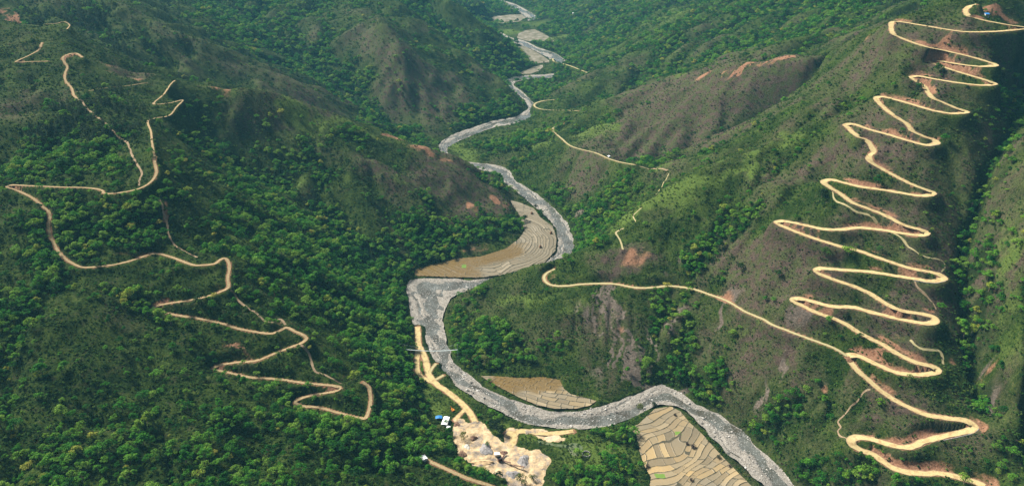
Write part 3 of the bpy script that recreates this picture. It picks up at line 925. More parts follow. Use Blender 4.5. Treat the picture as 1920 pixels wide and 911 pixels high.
# ------------------------------------------------------------------ river: stony bed, water lying in its hollows
m = MAT('river gravel', .9, .1)
k1 = m.noise(.12, 4, .65)
k2 = m.noise(.9, 5, .75)
ht = m.attr('rise')
c = m.ramp(k2, [(.28, (.070, .064, .056)), (.44, (.15, .138, .120)), (.58, (.26, .24, .21)), (.70, (.52, .49, .43))])
c = m.mix(m.band(m.math('ADD', ht, m.math('MULTIPLY', m.math('SUBTRACT', k1, .5), 1.2)), .25, .8), c, m.ramp(k2, [(.3, (.12, .105, .084)), (.5, (.23, .208, .175)), (.70, (.52, .485, .42))]))
m.color(c)
m.bump(k2, .8)
M_BED = m.m
m = MAT('river water', .22, .5)
k1 = m.noise(.05, 3, .6)
k2 = m.noise(.7, 4, .7, warp=.8)
c = m.ramp(k1, [(.33, (.044, .038, .024)), (.5, (.075, .076, .062)), (.65, (.110, .114, .100))])
c = m.mix(m.band(k2, .55, .70), c, (.50, .50, .47))
m.color(c)
m.bump(k2, .25, .6)
M_WATER = m.m


def make_river(b):
    mid_ = (b[:, :2] + b[:, 2:]) * .5
    s = np.r_[0, np.cumsum(np.linalg.norm(np.diff(mid_, axis=0), axis=1))]
    step = 1.6 if np.hypot(*mid_.mean(0)) < 1500 else 4.0
    sb = smooth_curve(np.c_[b], step)            # banks go together
    n = len(sb)
    k = 34
    t = np.linspace(0, 1, k)
    jag = 3.0
    ax = sb[:, None, 0] * (1 - t) + sb[:, None, 2] * t
    ay = sb[:, None, 1] * (1 - t) + sb[:, None, 3] * t
    for q_ in (0, 2):
        rag = 2.6 * fbm(sb[:, q_], sb[:, q_ + 1], 22, 4, 171 + q_)
        across_ = sb[:, :2] - sb[:, 2:]
        across_ = across_ / np.linalg.norm(across_, axis=1, keepdims=True) * (1 if q_ == 0 else -1)
        sb[:, q_:q_ + 2] += across_ * (rag - .6)[:, None]
    ax = sb[:, None, 0] * (1 - t) + sb[:, None, 2] * t
    ay = sb[:, None, 1] * (1 - t) + sb[:, None, 3] * t
    sl = np.linspace(0, s[-1], n)
    cen = .5 + (.52 * noise(sl, sl * 0, 70, 12) + .20 * noise(sl, sl * 0, 24, 14))[:, None]
    cross = np.abs(t[None, :] - cen) * 2 / (.95 + .55 * noise(sl, sl * 0 + 9, 45, 16))[:, None]
    cross2 = np.abs(t[None, :] - (1.0 - cen + .25 * noise(sl, sl * 0 + 5, 50, 18)[:, None])) * 5.0
    cross = np.minimum(cross, .35 + cross2)
    near_ = smoothstep(760, 640, ay)
    z = -.85 + .10 * near_ + 1.35 * smoothstep(.22 - .05 * near_, .95 - .25 * near_, cross) + .62 * fbm(ax, ay, 18, 3, 91) + .40 * fbm(ax, ay, 4.5, 2, 95) + .30 * noise(ax, ay, 45, 97)
    edge_ = np.minimum(t, 1 - t)[None, :] * np.ones((n, 1))
    z = z + .55 * smoothstep(.15, .6, fbm(ax, ay, 55, 2, 191)) * smoothstep(.1, .5, cross)
    z = np.where(edge_ < .02, z * .4 + .6, z)
    V = np.stack([ax, ay, z], -1)
    me, used = grid_mesh('riverbed', V.reshape(-1, 3), n, k)
    attr(me, 'rise', np.clip(z * .5 + .5, 0, 1))
    tag(link('riverbed', me, M_BED), kind='structure')
    W = np.stack([ax, ay, np.full(ax.shape, -.06)], -1)[:, 1:-1]
    me, used = grid_mesh('river_water', W.reshape(-1, 3), n, k - 2)
    tag(link('river_water', me, M_WATER), kind='structure')
    return ax, ay, z


RIV_GRIDS = [make_river(b) for b in RIVERS]

# ------------------------------------------------------------------ paddy fields: little level plots held by earth bunds
m = MAT('paddy mud', .55, .35)
cell_ = m.attr('plot')
wet = m.attr('wet')
bund = m.attr('bund')
k2 = m.noise(.5, 4, .65)
tan = m.ramp(cell_, [(0, (.165, .130, .075)), (.2, (.29, .205, .095)), (.4, (.195, .158, .095)), (.6, (.38, .265, .115)), (.8, (.23, .185, .110)), (1, (.48, .335, .14))])
grey = m.ramp(cell_, [(0, (.115, .098, .062)), (.3, (.175, .150, .100)), (.6, (.135, .115, .074)), (1, (.22, .192, .140))])
c = m.mix(m.attr('grey'), tan, grey)
c = m.mix(m.math('MULTIPLY', m.math('SUBTRACT', k2, .35), .8, True), c, (.20, .16, .11))
brownw = m.ramp(k2, [(.35, (.095, .058, .016)), (.6, (.165, .108, .034))])
c = m.mix(wet, c, brownw)
c = m.mix(m.attr('crop'), c, (.115, .20, .030))
c = m.mix(m.band(bund, .35, .7), c, m.ramp(k2, [(.35, (.040, .038, .022)), (.65, (.085, .075, .045))]))
m.color(c)
rr = m.math('ADD', .5, m.math('MULTIPLY', wet, -.36))
m.set(m.b.inputs['Roughness'], m.math('MAXIMUM', rr, m.math('MULTIPLY', bund, .9)))
M_PADDY = m.m
m = MAT('far mud', .9, .1)
k2 = m.noise(.06, 4, .65)
c = m.ramp(k2, [(.3, (.075, .080, .038)), (.48, (.145, .128, .088)), (.62, (.22, .195, .15)), (.74, (.33, .31, .26))])
M_FARMUD = m.color(c).m


def paddy(name, poly, z0, step, gap, cross_gap, flow_dir, spread, grey, wet_fn=None, warp=10, bw=.55, radial=None):
    x0, y0 = poly.min(0) - 2
    x1, y1 = poly.max(0) + 2
    xs, ys = np.arange(x0, x1, step), np.arange(y0, y1, step)
    X, Y = np.meshgrid(xs, ys)
    if radial is not None:
        a = np.hypot(X - radial[0], Y - radial[1])
        b = np.arctan2(Y - radial[1], X - radial[0]) * radial[2]
    else:
        c_, s_ = math.cos(flow_dir), math.sin(flow_dir)
        a, b = X * c_ + Y * s_, -X * s_ + Y * c_
    a = a + warp * 1.5 * fbm(X, Y, 60, 2, 101) + .35 * noise(X, Y, 7, 103)
    b = b + warp * 2.2 * fbm(X, Y, 48, 2, 107)
    loc = gap * (1 + .0 * a)
    ra = np.floor(a / loc)
    fa = (a / loc - ra) * gap
    hsh = lambda i, j: (np.sin(i * 127.1 + j * 311.7) * 43758.5453) % 1.0
    cg = cross_gap * (.45 + spread * hsh(ra, ra * 0 + 3))
    bb = b / cg + hsh(ra, ra * 0 + 7) * 5
    rb = np.floor(bb)
    fb = (bb - rb) * cg
    d = np.minimum(np.minimum(fa, gap - fa), np.minimum(fb, cg - fb))
    bund = 1 - smoothstep(bw * .5, bw * 1.15, d + .2 * noise(X, Y, 4, 111))
    plot = hsh(ra + 2, rb + 5)
    Z = z0 + .0 * X + .22 * (hsh(ra, ra * 0 + 1) - .5) + .12 * plot + bund * .42
    msk = inside(X, Y, poly)
    wet = np.zeros(X.shape) if wet_fn is None else wet_fn(X, Y) * (.75 + .25 * plot)
    # earth skirt down to the ground round the rim
    keep = msk[:-1, :-1] & msk[1:, :-1] & msk[:-1, 1:] & msk[1:, 1:]
    me, used = grid_mesh(name, np.stack([X, Y, Z], -1).reshape(-1, 3), len(ys), len(xs), keep, True)
    for nm, F in (('plot', plot), ('bund', bund * np.where(wet > .4, .55, 1)), ('wet', wet), ('grey', np.full(X.shape, grey) if np.isscalar(grey) else grey(X, Y)), ('crop', CROP(X, Y))):
        attr(me, nm, F.ravel()[used])
    return tag(link(name, me, M_PADDY), kind='structure')


CROPS = []
for u, v, ru, rv in ((870, 499, 4, 3), (1271, 812, 6, 3.2), (1238, 893, 9, 4.5)):
    x, y = lift(u, v, 2.0)
    x1, _ = lift(u + ru, v, 2.0)
    _, y1 = lift(u, v - rv, 2.0)
    CROPS.append((float(x), float(y), float(x1 - x), float(y1 - y)))


def CROP(X, Y):
    F = np.zeros(X.shape)
    for x, y, rx, ry in CROPS:
        F = np.maximum(F, (np.maximum(np.abs(X - x) / rx, np.abs(Y - y) / ry) + .25 * noise(X, Y, 4, 5) < 1) * 1.0)
    return F


def wet_bend(X, Y):
    a = np.array(lift(905, 470, 2.0))
    b = np.array(lift(960, 520, 2.0))
    # brown flooded plots on the west end and along the foot of the spur
    d = smoothstep(-36, -58, X + 12 * fbm(X, Y, 30, 3, 131))
    px, py = lift(pts("780 515, 860 489, 930 472, 955 470")[:, 0], pts("780 515, 860 489, 930 472, 955 470")[:, 1], 2.0)
    line = resample(np.stack([px, py], 1), 4)
    dd = np.min(np.hypot(X[..., None] - line[:, 0], Y[..., None] - line[:, 1]), -1)
    e = 1 - smoothstep(14, 34, dd + 12 * fbm(X, Y, 30, 3, 135))
    return np.clip(np.maximum(d, e), 0, 1)


def wet_talus(X, Y):
    x, y = lift(990, 714, 2.0)
    return 1 - smoothstep(.7, 1.2, np.hypot((X - x) / 46, (Y - y) / 19) + .25 * fbm(X, Y, 14, 2, 137))


def grey_bar(X, Y):
    return np.clip(.15 + .8 * fbm(X, Y, 60, 2, 139) + smoothstep(480, 420, Y) * .35, 0, 1)


bx, by = lift(905, 455, 2.0)
paddy('paddy_field', FIELD_W['bend'], 1.9, .7, 4.5, 24, 0, 1.2, .85, wet_bend, 7, .50, (float(bx), float(by), 70))
paddy('paddy_field', FIELD_W['talus'], 2.2, .45, 5.2, 12, 1.25, .9, .6, wet_talus, 4, .42)
paddy('paddy_field', FIELD_W['river bar'], 2.3, .45, 6.4, 17, 2.25, 1.1, grey_bar, None, 9, .42)
for nm in ('far bar', 'far plain', 'upper plain', 'top plain'):
    q = FIELD_W[nm]
    x0, y0 = q.min(0)
    x1, y1 = q.max(0)
    xs, ys = np.arange(x0, x1 + 3, 3.0), np.arange(y0, y1 + 3, 3.0)
    X, Y = np.meshgrid(xs, ys)
    msk = inside(X, Y, q)
    keep = msk[:-1, :-1] & msk[1:, :-1] & msk[:-1, 1:] & msk[1:, 1:]
    me, used = grid_mesh('fallow_field', np.stack([X, Y, 1.8 + .15 * noise(X, Y, 20, 3)], -1).reshape(-1, 3), len(ys), len(xs), keep)
    tag(link('fallow_field', me, M_FARMUD), kind='structure')

# ------------------------------------------------------------------ plants
def foliage_mat(name, stops, trans=.35, scale=.02, olive=False):
    """leaf colour: drifts from place to place, differs from plant to plant and from spray to spray"""
    m = MAT(name, .75, .12)
    oi = m.n('ShaderNodeObjectInfo')
    place = m.noise(scale, 3, .6, oi.outputs['Location'])
    spray = m.attr('spray')
    f = m.math('ADD', m.math('ADD', m.math('MULTIPLY', place, .62), m.math('MULTIPLY', oi.outputs['Random'], .58)), m.math('MULTIPLY', spray, .20))
    f = m.math('SUBTRACT', f, .18)
    c = m.ramp(f, stops)
    if olive:
        kind = m.math('FRACT', m.math('MULTIPLY', oi.outputs['Random'], 7.31))
        c = m.mix(m.band(kind, .82, .90), c, m.mix(1.0, c, (1.35, 1.0, .95), 'MULTIPLY'))
        c = m.mix(m.band(kind, .93, .95), c, m.mix(1.0, c, (1.5, 1.15, 1.7), 'MULTIPLY'))
    m.color(c)
    tr = m.n('ShaderNodeBsdfTranslucent')
    tc = m.mix(.5, c, (.10, .16, .02))
    m.set(tr.inputs['Color'], c)
    mx = m.n('ShaderNodeMixShader')
    mx.inputs[0].default_value = trans
    m.t.links.new(m.b.outputs[0], mx.inputs[1])
    m.t.links.new(tr.outputs[0], mx.inputs[2])
    m.t.links.new(mx.outputs[0], m.out.inputs[0])
    return m.m


M_LEAF = foliage_mat('broad leaves', [(.12, (.006, .034, .004)), (.28, (.015, .092, .008)), (.43, (.040, .180, .012)), (.60, (.092, .255, .020)), (.80, (.175, .300, .036))], olive=True)
M_NEEDLE = foliage_mat('pine needles', [(.15, (.014, .028, .014)), (.5, (.030, .056, .024)), (.85, (.055, .085, .034))])
M_BUSH = foliage_mat('green bush', [(.15, (.008, .028, .004)), (.38, (.022, .066, .009)), (.60, (.052, .118, .016)), (.85, (.105, .160, .028))], .3, .03)
M_BRUSH = foliage_mat('dry brush', [(.15, (.040, .031, .026)), (.40, (.080, .060, .049)), (.60, (.115, .088, .066)), (.85, (.075, .092, .030))], .5, .03)
M_TUFT = foliage_mat('fresh grass', [(.15, (.040, .075, .016)), (.5, (.085, .135, .026)), (.85, (.140, .180, .042))], .4, .03)
M_BARK = plain('bark', (.11, .085, .06), .9, .35, 3)


def leaves(centres, radii, count, size, seed, squash=.75, flat=.35):
    """sprays of leaf faces over a set of lobes"""
    r = np.random.default_rng(seed)
    centres = np.asarray(centres, float)
    radii = np.asarray(radii, float)
    pr = radii ** 2 / (radii ** 2).sum()
    lob = r.choice(len(radii), count, p=pr)
    d = r.normal(size=(count, 3))
    d /= np.linalg.norm(d, axis=1, keepdims=True)
    d[:, 2] = np.where(d[:, 2] < -.35, -d[:, 2], d[:, 2])
    rad = radii[lob][:, None] * (.62 + .42 * r.random((count, 1)))
    p = centres[lob] + d * rad * [1, 1, squash]
    nrm = d * .8 + r.normal(size=(count, 3)) * .5 + [0, 0, flat]
    nrm /= np.linalg.norm(nrm, axis=1, keepdims=True)
    t = np.cross(nrm, r.normal(size=(count, 3)))
    t /= np.linalg.norm(t, axis=1, keepdims=True)
    b = np.cross(nrm, t)
    s = size * (.55 + .8 * r.random((count, 1)))
    e = .45 + .5 * r.random((count, 1))
    V = np.stack([p - t * s, p - b * s * e + t * s * .1, p + t * s, p + b * s * e], 1)
    V[:, 1] -= nrm * s * .15
    V[:, 3] -= nrm * s * .15
    spray = np.repeat(np.clip(.35 * (np.sin(lob * 12.9 + seed) * .5 + .5) + .65 * r.random(count), 0, 1), 4)
    return V.reshape(-1, 3), spray


def leaf_mesh(name, V, spray, mat):
    me = bpy.data.meshes.new(name)
    n = len(V) // 4
    me.vertices.add(len(V))
    me.vertices.foreach_set('co', V.astype(np.float32).ravel())
    me.loops.add(len(V))
    me.loops.foreach_set('vertex_index', np.arange(len(V), dtype=np.int32))
    me.polygons.add(n)
    me.polygons.foreach_set('loop_start', np.arange(0, len(V), 4, dtype=np.int32))
    me.update(calc_edges=True)
    attr(me, 'spray', spray)
    me.materials.append(mat)
    return me


def limb(V, F, a, b, ra, rb, seg=6):
    a, b = Vector(a), Vector(b)
    d = (b - a).normalized()
    u = d.orthogonal().normalized()
    w_ = d.cross(u)
    k = len(V)
    for c_, r_ in ((a, ra), (b, rb)):
        for i in range(seg):
            q = 2 * math.pi * i / seg
            V.append(tuple(c_ + (u * math.cos(q) + w_ * math.sin(q)) * r_))
    for i in range(seg):
        j = (i + 1) % seg
        F.append((k + i, k + j, k + seg + j, k + seg + i))
    F.append(tuple(k + seg + i for i in range(seg)))


def broadleaf(seed, h=10.0, wide=1.0, count=330, size=.62):
    """trunk mesh and crown mesh of one tree about h tall"""
    r = random.Random(seed)
    cr = h * .48 * wide
    base = h * r.uniform(.26, .36)
    V, F = [], []
    lean = (r.uniform(-.06, .06) * h, r.uniform(-.06, .06) * h)
    top = (lean[0], lean[1], h * .62)
    fork = (lean[0] * .5, lean[1] * .5, base)
    limb(V, F, (0, 0, -1.0), fork, h * .032, h * .024)
    limb(V, F, fork, top, h * .024, h * .008)
    cs, rs = [], []
    n = r.randint(7, 10)
    for i in range(n):
        q = 2 * math.pi * (i + r.uniform(-.3, .3)) / (n - 2)
        k = r.uniform(.30, .90) if i < n - 2 else r.uniform(0, .2)
        z = h * (r.uniform(.50, .68) if i < n - 2 else r.uniform(.72, .82))
        c_ = (lean[0] + math.cos(q) * cr * k, lean[1] + math.sin(q) * cr * k, z)
        cs.append(c_)
        rs.append(cr * r.uniform(.26, .54))
        limb(V, F, fork if i % 2 else tuple(.5 * (p_ + q_) for p_, q_ in zip(fork, top)), (c_[0], c_[1], c_[2] - .1 * h), h * .014, h * .005, 5)
    trunk = quads_mesh('trunk', V, F, True)
    trunk.materials.append(M_BARK)
    lv, sp = leaves(cs, rs, count, size * h / 10, seed, .72)
    crown = leaf_mesh('crown', lv, sp, M_LEAF)
    return trunk, crown


def pine(seed, h=13.0, count=240):
    r = np.random.default_rng(seed)
    V, F = [], []
    limb(V, F, (0, 0, -1), (0, 0, h * .96), h * .020, h * .004)
    trunk = quads_mesh('trunk', V, F, True)
    trunk.materials.append(M_BARK)
    cs, rs = [], []
    for k in range(15):
        t = .30 + .68 * (k / 14)
        q = k * 2.4 + r.uniform(-.4, .4)
        rad = h * .17 * (1.12 - t) ** .75
        cs.append((math.cos(q) * rad, math.sin(q) * rad, h * t))
        rs.append(h * .11 * (1.25 - t) ** .6)
    lv, sp = leaves(cs, rs, count, .55, seed, .55, .5)
    return trunk, leaf_mesh('crown', lv, sp, M_NEEDLE)


def bush_mesh(name, seed, mat, w_=1.6, h=1.5, count=60, size=.42):
    r = np.random.default_rng(seed)
    n = 5
    cs = np.c_[r.normal(0, w_ * .38, (n, 2)), r.uniform(.25, .6, n) * h]
    lv, sp = leaves(cs, r.uniform(.45, .75, n) * w_ * .62, count, size, seed, .8)
    return leaf_mesh(name, lv, sp, mat)


def tuft_mesh(name, seed, mat, w_=1.0, h=1.0, count=34):
    """tussock: blades that fan out from the ground"""
    r = np.random.default_rng(seed)
    a = r.uniform(0, 2 * np.pi, count)
    d = r.uniform(.0, w_ * .8, count)
    base = np.stack([np.cos(a) * d, np.sin(a) * d, np.full(count, -.15)], 1)
    out = np.stack([np.cos(a + r.normal(0, .8, count)), np.sin(a + r.normal(0, .8, count)), np.zeros(count)], 1)
    tip = base + out * r.uniform(.2, .6, (count, 1)) * h + np.stack([np.zeros(count), np.zeros(count), r.uniform(.5, 1.1, count) * h], 1)
    side = np.stack([-out[:, 1], out[:, 0], np.zeros(count)], 1) * r.uniform(.10, .24, (count, 1))
    midp = base * .45 + tip * .55 + [0, 0, .12]
    V = np.stack([base, midp - side, tip, midp + side], 1).reshape(-1, 3)
    return leaf_mesh(name, V, np.repeat(r.random(count), 4), mat)


LIB_BUSH = bush_mesh("bush", 41, M_BRUSH, 2.2, 1.8, 80)
LIB = {}


def library(name, meshes):
    c_ = bpy.data.collections.new(name)
    for k, ms in enumerate(meshes):
        o = bpy.data.objects.new(name + '_source', ms)
        c_.objects.link(o)
    LIB[name] = c_
    return c_


def joined(a, b):
    """one mesh from trunk and crown, for the woods that nobody could count"""
    me = bpy.data.meshes.new('tree')
    va = np.empty(len(a.vertices) * 3)
    a.vertices.foreach_get('co', va)
    vb = np.empty(len(b.vertices) * 3)
    b.vertices.foreach_get('co', vb)
    na = len(a.vertices)
    Fa = [tuple(p_.vertices) for p_ in a.polygons]
    Fb = [tuple(v + na for v in p_.vertices) for p_ in b.polygons]
    me.from_pydata(np.r_[va, vb].reshape(-1, 3).tolist(), [], Fa + Fb)
    sp = np.empty(len(b.vertices))
    b.attributes['spray'].data.foreach_get('value', sp)
    attr(me, 'spray', np.r_[np.zeros(na), sp])
    me.materials.append(b.materials[0])
    me.materials.append(M_BARK)
    me.polygons.foreach_set('material_index', np.r_[np.ones(len(Fa)), np.zeros(len(Fb))].astype(np.int32))
    me.update()
    return me


def scatter(name, source, P, scale, rot, kind, label=None):
    """one uncountable mass: a point for each plant or stone, geometry nodes set the source meshes on them"""
    me = bpy.data.meshes.new(name)
    me.vertices.add(len(P))
    me.vertices.foreach_set('co', np.asarray(P, np.float32).ravel())
    attr(me, 'size', scale)
    a = me.attributes.new('turn', 'FLOAT_VECTOR', 'POINT')
    a.data.foreach_set('vector', np.asarray(rot, np.float32).ravel())
    a = me.attributes.new('kind_index', 'INT', 'POINT')
    a.data.foreach_set('value', np.asarray(kind, np.int32))
    o = link(name, me)
    g = bpy.data.node_groups.new(name, 'GeometryNodeTree')
    g.interface.new_socket('Geometry', in_out='INPUT', socket_type='NodeSocketGeometry')
    g.interface.new_socket('Geometry', in_out='OUTPUT', socket_type='NodeSocketGeometry')
    gi, go = g.nodes.new('NodeGroupInput'), g.nodes.new('NodeGroupOutput')
    ip = g.nodes.new('GeometryNodeInstanceOnPoints')
    ci = g.nodes.new('GeometryNodeCollectionInfo')
    ci.inputs['Collection'].default_value = source
    ci.inputs['Separate Children'].default_value = True
    ci.inputs['Reset Children'].default_value = True
    mp = g.nodes.new('GeometryNodeMeshToPoints')

    def named(nm, ty):
        x = g.nodes.new('GeometryNodeInputNamedAttribute')
        x.data_type = ty
        x.inputs['Name'].default_value = nm
        return next(s for s in x.outputs if s.enabled and s.name == 'Attribute')
    ip.inputs['Pick Instance'].default_value = True
    L = g.links.new
    L(gi.outputs[0], mp.inputs['Mesh'])
    L(mp.outputs[0], ip.inputs['Points'])
    L(ci.outputs[0], ip.inputs['Instance'])
    L(named('kind_index', 'INT'), ip.inputs['Instance Index'])
    L(named('turn', 'FLOAT_VECTOR'), ip.inputs['Rotation'])
    L(named('size', 'FLOAT'), ip.inputs['Scale'])
    L(ip.outputs[0], go.inputs[0])
    md = o.modifiers.new('scatter', 'NODES')
    md.node_group = g
    return tag(o, kind='stuff')


BROAD = [broadleaf(s, 10.0, w_, c_, z_) for s, w_, c_, z_ in ((1, 1.0, 420, .52), (2, 1.15, 440, .52), (3, .9, 380, .50), (4, 1.05, 420, .56), (5, 1.25, 460, .50), (6, .82, 360, .50), (7, 1.1, 420, .54))]
BROAD += [broadleaf(8, 13.5, .68, 430, .44), broadleaf(9, 7.0, 1.5, 430, .62), broadleaf(10, 11.0, 1.15, 230, .50), broadleaf(11, 8.5, .95, 200, .58)]
PINES = [pine(s) for s in (21, 22, 23)]
library('wood', [joined(*t) for t in BROAD])
library('pines', [joined(*t) for t in PINES])
library('bushes', [bush_mesh('bush', 31, M_BUSH), bush_mesh('bush', 32, M_BUSH, 2.1, 1.9, 70), bush_mesh('bush', 33, M_BUSH, 1.3, 1.8, 55),
                   bush_mesh('brush', 34, M_BRUSH, 1.7, 1.1, 55, .36), bush_mesh('brush', 35, M_BRUSH, 1.3, .9, 50, .34), tuft_mesh('tussock', 36, M_BRUSH, 1.4, 1.3, 40), tuft_mesh('tussock', 37, M_TUFT, 1.5, 1.1, 44), tuft_mesh('tussock', 38, M_TUFT, 1.2, 1.3, 40)])


def jitter_grid(r0, r1, step, seed, half=50.0):
    r_ = np.random.default_rng(seed)
    X, Y = np.meshgrid(np.arange(-r1 * .74, r1 * .74, step), np.arange(100, r1, step))
    X = X.ravel() + r_.uniform(-.5, .5, X.size) * step
    Y = Y.ravel() + r_.uniform(-.5, .5, Y.size) * step
    R = np.hypot(X, Y)
    k = (R > r0) & (R < r1) & (np.abs(np.degrees(np.arctan2(X, Y))) < half)
    return X[k], Y[k]


def seen_mask(X, Y, Z, top=6.0, steps=40, slack=1.0):
    """which places the ground does not hide from the lookout"""
    ok = np.ones(X.shape, bool)
    for t in np.linspace(.30, .985, steps):
        gz = ground(X * t, Y * t)
        ok &= gz < CAM_Z + (Z + top - CAM_Z) * t + slack
    return ok


# trees
TX, TY, TS = [], [], []
for r0, r1, st, sc in ((330, 1000, 4.9, .78), (1000, 1700, 6.8, 1.0), (1700, 3400, 10, 1.25)):
    x, y = jitter_grid(r0, r1, st, int(st * 10))
    wd_ = G.sample(WOOD, x, y)
    u_ = rng.random(len(x))
    keep = u_ < (.90 * smoothstep(.36, .78, wd_) + (.035 + .15 * smoothstep(-60, -200, x) * smoothstep(700, 560, y)) * (wd_ > .02))
    TX.append(x[keep])
    TY.append(y[keep])
    TS.append(sc * np.clip(np.exp(rng.normal(-.30, .34, keep.sum())) * (.78 + .35 * np.clip(wd_[keep], 0, 1)), .3, 1.5))
TX, TY, TS = np.concatenate(TX), np.concatenate(TY), np.concatenate(TS)
TZ = ground(TX, TY) - .15
pine_here = ((TX < -230) & (TY > 1090 + .25 * (TX + 300)) & (TY < 1500) & (TZ > 60)) | ((TX > 400) & (TY > 700) & (TZ > 235)) | ((TX < -330) & (TY > 760) & (TZ > 185))
pine_here &= rng.random(len(TX)) < .8
vis = seen_mask(TX, TY, TZ)
close_by = seen_mask(TX, TY, TZ, slack=22.0)
DIST = np.sqrt(TX ** 2 + TY ** 2 + (TZ - CAM_Z) ** 2)
dep = TY * CP + (CAM_Z - TZ) * SP
PU = 960 + FPX * TX / dep
PV = 455.5 - FPX * ((TZ + 5 - CAM_Z) * CP + TY * SP) / dep
in_frame = (PU > 4) & (PU < 1916) & (PV > 4) & (PV < 905)
kind_t = rng.choice(len(BROAD), len(TX), p=np.array([9, 9, 8, 9, 7, 8, 9, 8, 9, 10, 12]) / 98)
yaw = rng.uniform(0, 6.283, len(TX))
score = np.where(vis & in_frame & ~pine_here, TS / DIST, 0)
NEAR = np.argsort(-score)[:265]
one = np.zeros(len(TX), bool)
one[NEAR] = True
k = ~pine_here & ~one & close_by
zero = np.zeros(len(TX))
scatter('forest', LIB['wood'], np.stack([TX, TY, TZ], 1)[k], TS[k], np.stack([zero, zero, yaw], 1)[k], kind_t[k])
k = pine_here & close_by
scatter('pine_forest', LIB['pines'], np.stack([TX, TY, TZ], 1)[k], TS[k] * .95, np.stack([zero, zero, yaw], 1)[k], kind_t[k] % 3)
print('trees', len(TX), 'visible', vis.sum(), 'pines', k.sum())

# undergrowth
UX, UY, US = [], [], []
for r0, r1, st, sc in ((330, 800, 2.5, 1.0), (800, 1300, 3.6, 1.25), (1300, 2300, 6.5, 1.8)):
    x, y = jitter_grid(r0, r1, st, int(st * 100))
    UX.append(x)
    UY.append(y)
    US.append(np.full(len(x), sc))
UX, UY, US = np.concatenate(UX), np.concatenate(UY), np.concatenate(US)
wd_, br_, lu_, so_, sc_, sa_ = (G.sample(F, UX, UY) for F in (WOOD, BROWN, LUSH_LIT, SOIL, SCREE, SAND))
rd_, rv_ = G.sample(road_d, UX, UY), G.sample(riv_d, UX, UY)
lv_ = G.sample(LEVEL.astype(float), UX, UY)
patch = fbm(UX, UY, 18, 3, 151)
u_ = rng.random(len(UX))
keep = (u_ < .62 + .5 * patch - .65 * so_ - .5 * sc_ - 1.2 * sa_ + .2 * wd_) & (rd_ > 1.2) & (rv_ > 2.0) & (lv_ < .05)
UZ = ground(UX, UY)
keep &= seen_mask(UX, UY, UZ, 2.0, 24, 10.0)
UX, UY, UZ, US = UX[keep], UY[keep], UZ[keep] - .1, US[keep]
wd_, br_, lu_ = wd_[keep], br_[keep], lu_[keep]
u_ = rng.random(len(UX))
q = rng.random(len(UX))
kb = rng.integers(0, 3, len(UX))
is_brown = u_ < np.clip(br_ * 1.1 - .12, 0, .9)
is_lush = ~is_brown & (q < np.clip(lu_ * 1.0 - .1, 0, .85))
kind_u = np.where(is_brown, 3 + kb, np.where(is_lush, 6 + kb % 2, kb))
US = US * np.clip(rng.normal(.85, .3, len(UX)), .35, 1.7) * np.where(kind_u < 3, .75 + .35 * wd_, np.where(kind_u < 6, .72, 1.0))
scatter('undergrowth', LIB['bushes'], np.stack([UX, UY, UZ], 1), US, np.stack([UX * 0, UX * 0, rng.uniform(0, 6.283, len(UX))], 1), kind_u)
print('undergrowth', len(UX))

# the trees that stand nearest, each on its own
AREAS = [
    ('broadleaf tree on the scrubby lower left slope below the switchbacks', 'trees on the lower left slope', lambda u, v: u < 560 and v > 560),
    ('broadleaf tree on the left hillside above the lower switchback road', 'trees between the left switchbacks', lambda u, v: u < 560),
    ('broadleaf tree in the wood between left switchbacks and the quarry', 'trees above the quarry', lambda u, v: u < 860),
    ('broadleaf tree on the valley floor beside the sandy quarry', 'trees round the quarry', lambda u, v: u < 1230 and v > 770),
    ('broadleaf tree on the spur that the river bends around', 'trees on the river spur', lambda u, v: u < 1300),
    ('broadleaf tree on the riverbank slope below the zigzag road', 'trees below the zigzag road', lambda u, v: u < 1610 and v > 640),
    ('broadleaf tree in the dark ravine right of the zigzag road', 'trees in the right ravine', lambda u, v: u > 1770),
    ('broadleaf tree on the hillside between bends of the zigzag road', 'trees between the zigzag bends', lambda u, v: True),
]


def lone_tree(x, y, z, s, turn, k, label, group=None, crown=None):
    t = bpy.data.objects.new('broadleaf_tree', None)
    COL.objects.link(t)
    t.location = (x, y, z)
    t.rotation_euler = (0, 0, turn)
    t.scale = (s, s, s)
    t.empty_display_size = .5
    link('trunk', BROAD[k][0], None, t)
    link('crown', crown or BROAD[k][1], None, t)
    return tag(t, label, 'tree', group)


for i in NEAR:
    lab, grp, _f = next(a for a in AREAS if a[2](PU[i], PV[i]))
    lone_tree(TX[i], TY[i], TZ[i], TS[i], yaw[i], int(kind_t[i]), lab, grp)

# ------------------------------------------------------------------ stones of the river
def rock_mesh(name, seed, mat, flat=.65):
    """a broken, faceted boulder about 1 m across"""
    r = np.random.default_rng(seed)
    import bmesh
    bm = bmesh.new()
    bmesh.ops.create_icosphere(bm, subdivisions=2, radius=.5)
    cuts = [(r.normal(size=3), r.uniform(.30, .44)) for _ in range(9)]
    for v in bm.verts:
        p_ = np.array(v.co)
        for n_, d_ in cuts:
            n_ = n_ / np.linalg.norm(n_)
            k_ = p_ @ n_ - d_
            if k_ > 0:
                p_ = p_ - n_ * k_ * .9
        p_ = p_ * (1 + .06 * r.normal()) * [1.1, .9, flat]
        v.co = p_
    me = bpy.data.meshes.new(name)
    bm.to_mesh(me)
    bm.free()
    me.materials.append(mat)
    return me


def stone_mat(name, stops):
    m = MAT(name, .85, .15)
    oi = m.n('ShaderNodeObjectInfo')
    f = m.math('ADD', m.math('MULTIPLY', oi.outputs['Random'], .7), m.math('MULTIPLY', m.noise(1.5, 4, .7), .35))
    m.color(m.ramp(f, stops))
    return m.m


